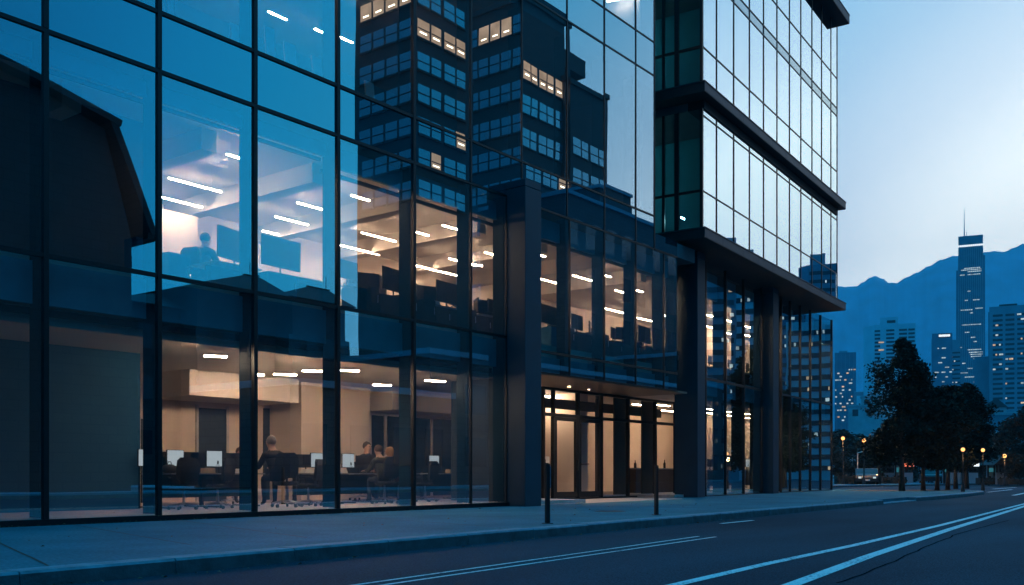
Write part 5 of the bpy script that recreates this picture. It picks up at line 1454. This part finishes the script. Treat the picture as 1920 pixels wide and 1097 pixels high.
for px, y, pr, rz, sc_, lb in [(652, 17.35, mon_dark, .1, 1.3, 'dark monitor close to the glass at the reflected tower edge upstairs'), (676, 18.1, mon_dark, -.2, 1.3, 'monitor behind the leftmost tilted ones upstairs'), (712, 18.0, mon_dark, .3, 1.3, 'monitor half hidden behind the upstairs desk with tilted monitors'),
                          (762, 17.6, mon_dark, .2, 1.2, 'monitor just left of the mullion two windows left of the pillar upstairs'), (804, 17.9, mon_dark, -.3, 1.25, 'monitor left of the big dark upstairs monitor'), (858, 17.9, mon_dark, .3, 1.2, 'monitor right of the big dark upstairs monitor'), (908, 18.0, mon_dark, -.2, 1.2, 'monitor in the middle of the upstairs window touching the pillar'),
                          (1044, 17.9, mon_dark, -.3, 1.3, 'monitor right of the bulky one first right of the pillar'), (1082, 17.7, mon_dark, .1, 1.4, 'monitor at the left of the second upper window right of the pillar'), (1124, 18.0, mon_dark, .4, 1.2, 'monitor by the fin of the second upper window right of the pillar'), (1168, 17.8, mon_dark, -.2, 1.3, 'monitor in the middle of the third upper window right of the pillar'), (1196, 17.9, mon_dark, .3, 1.2, 'monitor at the left of the fourth upper window right of the pillar')]:
    monitor(pr, on_y(px, y), y, zu, rz, lb, G2, sc=sc_)
# low cabinets and chairs at the foot of the upper windows
def cabinet(p0, p1, y, z, h, label, mat='black', group='low cabinets on the upper floor'):
    xa, xb = on_y(p0, y), on_y(p1, y)
    t = thing('low_cabinet', label, 'cabinet', ((xa + xb) / 2, y, z), 0, group)
    MB().box(xa, xb, y - .2, y + .2, z, z + h).build('carcass', M[mat], t)
    n = max(1, round((xb - xa) / .6))
    for k in range(n):
        a = xa + (xb - xa) * k / n + .01; b_ = xa + (xb - xa) * (k + 1) / n - .01
        d = MB().box(a, b_, y - .222, y - .203, z + .03, z + h - .02).build('cabinet_door', M[mat], t)
        MB().box(b_ - .06, b_ - .04, y - .24, y - .223, z + h * .5, z + h * .75).build('door_handle', M['chrome'], d)
cabinet(244, 292, 17.2, UF, .80, 'low cabinet at the window edge left of the seated silhouette', 'greywall')
cabinet(305, 345, 18.3, UF, .92, 'waist-high cabinet left of the seated silhouette upstairs', 'greywall')
cabinet(490, 545, 17.25, UF, .66, 'low cabinet under the largest upstairs monitor', 'greywall')
cabinet(652, 682, 17.2, UF, .70, 'dark pedestal under the leftmost tilted monitors', 'black')
cabinet(700, 745, 17.2, UF, .66, 'dark cabinet under the rightmost tilted upstairs monitor', 'black')
cabinet(806, 860, 17.2, UF, .62, 'dark cabinet two windows left of the pillar upstairs', 'black')
cabinet(889, 930, 17.2, UF, .60, 'dark cabinet upstairs touching the pillar side', 'black')
cabinet(1022, 1044, 17.1, UF, .66, 'grey cabinet upstairs first right of the pillar', 'greywall')
cabinet(1140, 1172, 17.1, UF, .62, 'dark cabinet upstairs above the entrance doors', 'black')
cabinet(1200, 1226, 17.1, UF, .66, 'dark cabinet upstairs above the tall lobby pane', 'black')
for p0, p1, h_, lb in [(683, 699, .74, 'narrow dark pedestal between the tilted monitors upstairs'), (746, 771, .72, 'dark cabinet beside the fin right of the tilted monitors upstairs'), (784, 805, .70, 'dark cabinet at the left of the window two bays left of the pillar upstairs'), (861, 882, .66, 'dark cabinet by the fin two windows left of the pillar upstairs'), (931, 947, .66, 'narrow dark cabinet against the pillar upstairs'),
                       (1045, 1066, .72, 'dark cabinet by the first fin right of the pillar upstairs'), (1072, 1100, .66, 'dark cabinet at the left of the second upper window right of the pillar'), (1101, 1131, .74, 'taller dark cabinet at the right of the second upper window right of the pillar'), (1173, 1190, .70, 'dark cabinet by the fin of the third upper window right of the pillar'), (1230, 1262, .70, 'dark cabinet in the narrow upper window by the corner pillar')]:
    cabinet(p0, p1, 17.05, UF, h_, lb, 'black')
for px, y, rz, lb in [(590, 18.8, 2.6, 'office chair top showing right of the largest upstairs monitor'), (770, 18.5, 1.0, 'dark office chair upstairs beside the fin two windows left of the pillar'), (1092, 18.4, .6, 'office chair upstairs in the second window right of the pillar'), (1185, 18.3, -.5, 'office chair upstairs left of the wide monitor')]:
    chair(on_y(px, y), y, rz, UF, lb, 'office chairs on the upper floor', 1.08)
for a in [(655, UY - .3, zu, 'books', 'papers on the corner of the upstairs desk with tilted monitors'), (815, UY - .25, zu, 'books', 'papers beside the big upstairs monitor two windows left of the pillar'), (1070, UY - .3, zu, 'books', 'papers upstairs in the second window right of the pillar'), (1190, UY - .3, zu, 'box', 'card box upstairs beside the wide monitor'), (470, UY - .3, zu, 'books', 'papers near the mullion by the seated silhouette')]:
    clutter(*a)
# top floor: white boards and boxes against the sill
def board(p0, p1, y, z0, z1, tilt, label):
    xa, xb = on_y(p0, y), on_y(p1, y)
    t = thing('display_panel', label, 'display board', ((xa + xb) / 2, y, z0), 0, 'display boards on the top floor')
    MB().hexa([(xa, y, z0 + .02), (xb, y, z0 + .02), (xb, y + .04, z0 + .02), (xa, y + .04, z0 + .02), (xa, y + tilt, z1), (xb, y + tilt, z1), (xb, y + .04 + tilt, z1), (xa, y + .04 + tilt, z1)]).build('panel', M['paper'], t)
    for x in (xa + .05, xb - .05): MB().box(x - .02, x + .02, y - .02, y + .3, z0, z0 + .0195).build('foot', M['chrome'], t)
for p0, p1, z1, lb in [(318, 330, 10.35, 'narrow white board at the top edge beside the first top floor mullion'), (438, 456, 10.2, 'small white board at the right of the second top floor window'), (502, 520, 10.45, 'white box-like board in the third top floor window, left one'), (538, 560, 10.3, 'tilted white board with a dark mark in the third top floor window'), (590, 608, 10.25, 'small glassy board at the right of the third top floor window'), (690, 706, 10.2, 'pale board leaning at the left edge of the reflected brick tower')]:
    board(p0, p1, 17.1, 9.35, z1, .1, lb)
part(MB().box(-4, 28.0, FY + .5, 24, 9.13, 9.33), 'upper_floor', M['floorin'])
# lobby counter with bottles, notice on a stand
cx0, cx1 = on_y(1180, 19.9), on_y(1290, 19.9)
ct = thing('reception_counter', 'dark reception counter behind the tall panes right of the entrance doors', 'counter', ((cx0 + cx1) / 2, 19.9, .1))
MB().box(cx0, cx1, 19.6, 20.2, .1, 1.02).build('counter_body', M['bronze'], ct)
MB().box(cx0 - .05, cx1 + .05, 19.53, 20.27, 1.025, 1.07).build('counter_top', M['desk'], ct, bevel=.004)
for px, h, lb in [(1191, .30, 'tall dark bottle on the counter left of the lobby mullion'), (1246, .34, 'dark bottle standing on the counter beside the corner pillar')]:
    x = on_y(px, 19.8); b = MB(); b.lathe([(.045, .001), (.05, .02), (.05, h * .55), (.018, h * .72), (.016, h), (0, h)], 12, (x, 19.8, 1.07)); tag(b.build('bottle', M['black'], smooth=True), lb, 'bottle')
st = thing('notice_stand', 'white notice board on a thin stand between the pillar and the entrance doors', 'notice', (on_y(1022, 19.2), 19.2, .1))
x = on_y(1022, 19.2)
MB().box(x - .22, x + .22, 19.18, 19.2, .92, 1.42).build('notice_panel', M['paper'], st)
b = MB(); b.box(x - .12, x + .0, 19.17, 19.178, 1.15, 1.32); b.box(x + .05, x + .16, 19.17, 19.178, 1.12, 1.2); b.box(x - .1, x - .04, 19.17, 19.178, 1.02, 1.12); b.build('notice_print', M['black'], st)
b = MB(); b.tube([(x, 19.22, 0.1), (x, 19.22, 1.0)], .015, 8); b.build('pole', M['black'], st); b = MB(); b.lathe([(.17, .1), (.17, .12), (0, .125)], 16, (x, 19.22, .0)); b.build('foot', M['black'], st)
wd = thing('lobby_wall_panel', 'pale low panel with dark lettering-like marks seen through the left entrance door', 'notice', (on_y(1057, 20.4), 20.4, .1))
x = on_y(1057, 20.4); MB().box(x - .5, x + .5, 20.45, 20.5, 1.0, 1.16).build('panel', M['paper'], wd); MB().box(x - .45, x + .45, 20.46, 20.49, .1, 1.0).build('base', M['warmbox'], wd)
for px, y, lb in [(1067, 17.45, 'left one of two bright spot lamps under the entrance soffit'), (1105, 17.5, 'right one of two bright spot lamps under the entrance soffit')]:
    x = on_y(px, y); z = 3.583
    b = MB(); b.lathe([(.06, -.003), (.06, -.05), (.056, -.05), (.05, -.02)], 12, (x, y, z)); o = tag(b.build('spot_lamp', M['striphouse']), lb, 'spot lamp')
    b = MB(); b.lathe([(.036, -.0205), (.036, -.022), (0, -.0225)], 12, (x, y, z)); b.build('lamp_lens', M['spot'], o, world=False)
    sl_ = bpy.data.lights.new('lamp_light', 'SPOT'); sl_.energy = 190; sl_.color = (1.0, .66, .42); sl_.spot_size = rad(125); sl_.spot_blend = .8; sl_.shadow_soft_size = .05
    so = bpy.data.objects.new('lamp_light', sl_); COL.objects.link(so); so.parent = o; so.location = (x, y, z - .06)
# round desk lamp and machines seen in the tower base
x = on_y(1522, 19.2); rlp = MB(); 
for k in range(20):
    a0, a1 = 2 * math.pi * k / 20, 2 * math.pi * (k + 1) / 20
    rlp.tube([(x + .28 * math.cos(a0), 19.2, 1.75 + .28 * math.sin(a0)), (x + .28 * math.cos(a1), 19.2, 1.75 + .28 * math.sin(a1))], .05, 6)
rl_ = thing('ring_lamp', 'round lit ring lamp low behind the last tower base windows', 'lamp', (x, 19.2, .1)); rlp.build('lamp_ring', emit('warm ring lamp', (1, .5, .26), 1.6), rl_)
b = MB(); b.tube([(x, 19.23, .1), (x, 19.23, 1.47)], .02, 8); b.lathe([(.2, .1), (.2, .13), (0, .14)], 14, (x, 19.23, 0)); b.build('lamp_stand', M['black'], rl_)
desk(on_y(1326, 19.3), on_y(1345, 19.3), 18.9, 19.7, FG, .9, 'dark desk behind the first tower base window', 'desks behind the tower base')
desk(on_y(1362, 19.3), on_y(1425, 19.3), 18.9, 19.7, FG, .9, 'dark desk behind the second and third tower base windows', 'desks behind the tower base')
desk(on_y(1466, 19.3), on_y(1496, 19.3), 18.9, 19.7, FG, .9, 'dark desk behind the tower base windows past the third pillar', 'desks behind the tower base')
for px, pr, lb in [(1332, mon_dark, 'monitor behind the first tower base window'), (1366, mon_big, 'bulky dark monitor behind the second tower base window'), (1401, mon_lit, 'pale screen behind the third tower base window'), (1478, mon_dark, 'monitor past the third pillar in the tower base')]:
    monitor(pr, on_y(px, 19.2), 19.2, FG + .9, 0, lb, 'monitors behind the tower base')
desk(on_y(1326, 18.6), on_y(1420, 18.6), 18.3, 19.0, UF, .74, 'upstairs desk behind the first tower base windows', 'desks behind the tower base')
for px, lb in [(1331, 'upstairs monitor behind the first tower base window'), (1368, 'left one of two upstairs monitors behind the middle tower base windows'), (1384, 'right one of two upstairs monitors behind the middle tower base windows'), (1402, 'upstairs monitor behind the third tower base window')]:
    monitor(mon_dark, on_y(px, 18.6), 18.6, zu, .2, lb, 'monitors behind the tower base')

# ------------------------------------------------------------------ people
def skin_mesh(verts, edges, rads, root=0, sub=2):
    me = bpy.data.meshes.new('body'); me.from_pydata(verts, edges, [])
    o = bpy.data.objects.new('body', me); COL.objects.link(o)
    sk = o.modifiers.new('skin', 'SKIN'); sk.use_smooth_shade = True
    for i, v in enumerate(me.skin_vertices[0].data):
        r = rads[i]; v.radius = r if isinstance(r, tuple) else (r, r); v.use_root = (i == root)
    ss = o.modifiers.new('sub', 'SUBSURF'); ss.levels = sub; ss.render_levels = sub
    dg = bpy.context.evaluated_depsgraph_get()
    m2 = bpy.data.meshes.new_from_object(o.evaluated_get(dg))
    bpy.data.objects.remove(o); bpy.data.meshes.remove(me)
    return m2

def person(loc, rz, cloth, hair, label, lean=.12, arm=.4, turn=0.0, hairlong=0.0, skinm='skin', sc=1.0, head_down=.03, group=None):
    """seated figure facing +Y in its own space, hips at seat height"""
    t = thing('person', label, 'person', loc, rz, group)
    t.scale = (sc, sc, sc)
    V, Ed, Rd = [], [], []
    def add(p, r, par=None):
        V.append(p); Rd.append(r); i = len(V) - 1
        if par is not None: Ed.append((par, i))
        return i
    SZ = .50
    pel = add((0, 0, SZ + .09), (.155, .12))
    wa = add((0, lean * .35, SZ + .26), (.165, .13), pel)
    ch = add((0, lean * .8, SZ + .43), (.20, .14), wa)
    sh = add((0, lean * 1.05, SZ + .53), (.155, .10), ch)
    nk = add((0, lean * 1.25 + .005, SZ + .61), .066, sh)
    hb = add((0, lean * 1.4 + .015, SZ + .68), .066, nk)
    hm = add((0, lean * 1.5 + .02 + head_down * .4, SZ + .76), (.078, .098), hb)
    ht = add((0, lean * 1.5 + .015 + head_down * .6, SZ + .83), (.066, .080), hm)
    # nose and chin give the head its front
    add((0, lean * 1.5 + .125 + head_down * .4, SZ + .752), .012, hm)
    for sx in (-1, 1):
        add((sx * .082, lean * 1.5 + .015, SZ + .755), .014, hm)
        s1 = add((sx * .185, lean * 1.0, SZ + .495), .076, sh)
        el = add((sx * .255, lean + .13 * arm / .4, SZ + .27), .056, s1)
        wr = add((sx * .15, lean + .15 + arm * .55, SZ + .275), .031, el)
        pm = add((sx * .135, lean + .215 + arm * .55, SZ + .272), (.038, .016), wr)
        for q in range(4):
            fx = sx * (.108 + .019 * q); ln = (.075, .085, .08, .065)[q]
            f1 = add((fx, lean + .25 + arm * .55, SZ + .272), .0095, pm)
            f2 = add((fx, lean + .25 + arm * .55 + ln * .55, SZ + .266), .0085, f1)
            add((fx, lean + .25 + arm * .55 + ln, SZ + .25), .0075, f2)
        th = add((sx * .10, lean + .20 + arm * .55, SZ + .268), .011, pm); add((sx * .078, lean + .235 + arm * .55, SZ + .262), .009, th)
        hp = add((sx * .10, .05, SZ + .07), .092, pel)
        kn = add((sx * .12, .42, SZ + .06), .066, hp)
        an = add((sx * .11, .40, .09), .042, kn)
        add((sx * .115, .53, .045), (.042, .03), an)
    me = skin_mesh(V, Ed, Rd)
    me.materials.append(M[cloth]); me.materials.append(M[skinm]); me.materials.append(M['cloth_navy']); me.materials.append(M['black'])
    hz = SZ + .60; wy = lean + .15 + arm * .55
    for p in me.polygons:
        c = p.center
        if c.z > hz or (c.y > wy and SZ + .2 < c.z < SZ + .34 and abs(c.x) < .25): p.material_index = 1
        elif c.z < .10: p.material_index = 3
        elif c.z < SZ + .12 and c.y > .02: p.material_index = 2
    o = bpy.data.objects.new('body', me); COL.objects.link(o); o.parent = t
    # hair: a shell over skull and nape
    b = MB(); c0 = (0, lean * 1.5 + .0, SZ + .79); nn, mm = 18, 12
    rr = random.Random(hash(label) % 1000 if False else len(label))
    ring = []
    for i in range(mm + 1):
        ph = -.62 - hairlong + (math.pi / 2 + .62 + hairlong) * i / mm
        for j in range(nn):
            a = 2 * math.pi * j / nn
            front = math.sin(a)                       # +1 towards the face
            lift = max(0, front) * max(0, .55 - ph) * .9
            ph2 = min(math.pi / 2, ph + lift)
            k = 1 + .05 * rr.uniform(-1, 1)
            rx, ry, rz_ = .092 * k, .112 * k, .108 * k
            zz = math.sin(ph2) * rz_ - (hairlong * .16 if ph < -.4 else 0)
            b.v.append((c0[0] + rx * math.cos(ph2) * math.cos(a), c0[1] + ry * math.cos(ph2) * math.sin(a) - .006, c0[2] + zz))
    for i in range(mm):
        for j in range(nn):
            q = (j + 1) % nn
            b.f.append((i * nn + j, i * nn + q, (i + 1) * nn + q, (i + 1) * nn + j)); b.m.append(0)
    h = b.build('hair', M[hair], t, smooth=True, world=False)
    for a_, yy in ((.033, .0), (-.033, .0)):
        e = MB(); e.lathe([(.0, -.011), (.008, -.007), (.011, 0), (.008, .007), (0, .011)], 8, (a_, lean * 1.5 + .112 + head_down * .4, SZ + .775)); e.build('eye', M['black'], t, world=False)
    b = MB(); b.box(-.024, .024, lean * 1.5 + .108, lean * 1.5 + .116 + head_down * .3, SZ + .705, SZ + .713); b.build('mouth', M['cloth_rose'], t, world=False)
    return t
py1 = 17.45
x = on_y(522, py1)
person((x, py1, FG + .02), -.25, 'cloth_black', 'hair_white', 'grey-haired man in a black top seated with his back to the street', lean=.22, arm=.42, sc=1.13, head_down=.10)
chair(x + .28, py1 + .05, -.7, FG, 'office chair under the grey-haired man', sc=1.12)
x = on_y(720, 17.6)
person((x, 17.6, FG + .02), -.1, 'cloth_olive', 'hair_brown', 'brown-haired person in a dark olive jacket seated left in the couple', lean=.14, arm=.4, sc=1.04)
chair(x, 17.58, -.1, FG, 'office chair under the brown-haired person in the dark jacket', sc=1.08)
x = on_y(746, 18.0)
person((x, 18.0, FG + .02), .25, 'cloth_rose', 'hair_blonde', 'blonde woman in a rose top seated right in the couple', lean=.16, arm=.5, hairlong=.35, sc=1.02)
chair(x, 17.98, .25, FG, 'office chair under the blonde woman in the rose top', sc=1.04)
x = on_y(684, 20.3)
person((x, 20.3, FG + .03), math.pi, 'cloth_navy', 'hair_dark', 'dark-haired worker facing the street behind the dark monitors', lean=.05, arm=.4, sc=1.16)
x = on_y(437, 20.2)
person((x, 20.2, FG + .02), math.pi - .2, 'cloth_black', 'hair_brown', 'half-hidden worker bent low behind the right end of the long desk', lean=.25, arm=.35, sc=.98)
chair(x, 20.2, math.pi, FG, 'office chair of the half-hidden worker at the long desk')
x = on_y(374, 18.6)
person((x, 18.6, UF + .02), -1.25, 'cloth_navy', 'hair_dark', 'seated silhouette at the upstairs desk seen in profile', lean=.12, arm=.42, sc=1.16)
chair(x, 18.6, -1.25, UF, 'office chair under the seated silhouette upstairs', 'office chairs on the upper floor', 1.12)
x = on_y(1388, 19.6)
person((x, 19.6, UF + .02), .4, 'cloth_black', 'hair_dark', 'dark figure upstairs behind the tower base glass', lean=.1, arm=.4, sc=1.1)
chair(x, 19.6, .4, UF, 'office chair under the dark figure behind the tower base', 'office chairs on the upper floor', 1.08)

# ------------------------------------------------------------------ bollards
def make_bollard(label, plate):
    t = thing('bollard', label, 'bollard', (0, 0, 0), 0, 'black bollards on the pavement edge')
    MB().box(-.034, .034, -.034, .034, .012, 1.0).build('post', M['bollard'], t, world=False, bevel=.006)
    b = MB(); b.prism([(-.034, 0), (.034, 0), (.034, .012), (-.034, .025)], lambda p, q: (p[0], q, 1.001 + p[1]), -.034, .034); b.build('post_cap', M['bollard'], t, world=False)
    MB().box(-.07, .07, -.07, .07, 0, .011).build('base_plate', M['bollard'], t, world=False)
    if plate:
        MB().box(.036, .047, -.03, .03, .60, .97).build('label_plate', M['signblue'], t, world=False)
    return t
o = make_bollard('nearer black bollard with a grey blue label plate on its side', True); o.location = (13.73, 9.85, 0); o.rotation_euler = (0, 0, -.30)
o = make_bollard('farther plain black bollard before the lobby panes', False); o.location = (17.9, 10.1, 0); o.rotation_euler = (0, 0, -.25)

# ------------------------------------------------------------------ evening air
hz_, ht_ = new_mat('evening haze')
vo = ht_.nodes.new('ShaderNodeVolumePrincipled'); ho = ht_.nodes.new('ShaderNodeOutputMaterial')
vo.inputs['Color'].default_value = (.40, .80, 1.0, 1)
vo.inputs['Density'].default_value = 2.1e-4
vo.inputs['Anisotropy'].default_value = 0.0
ht_.links.new(vo.outputs[0], ho.inputs['Volume'])
hb_ = MB().box(-1600, 5250, -1600, 4200, -25, 1150).build('haze', hz_)
tag(hb_, kind='stuff')
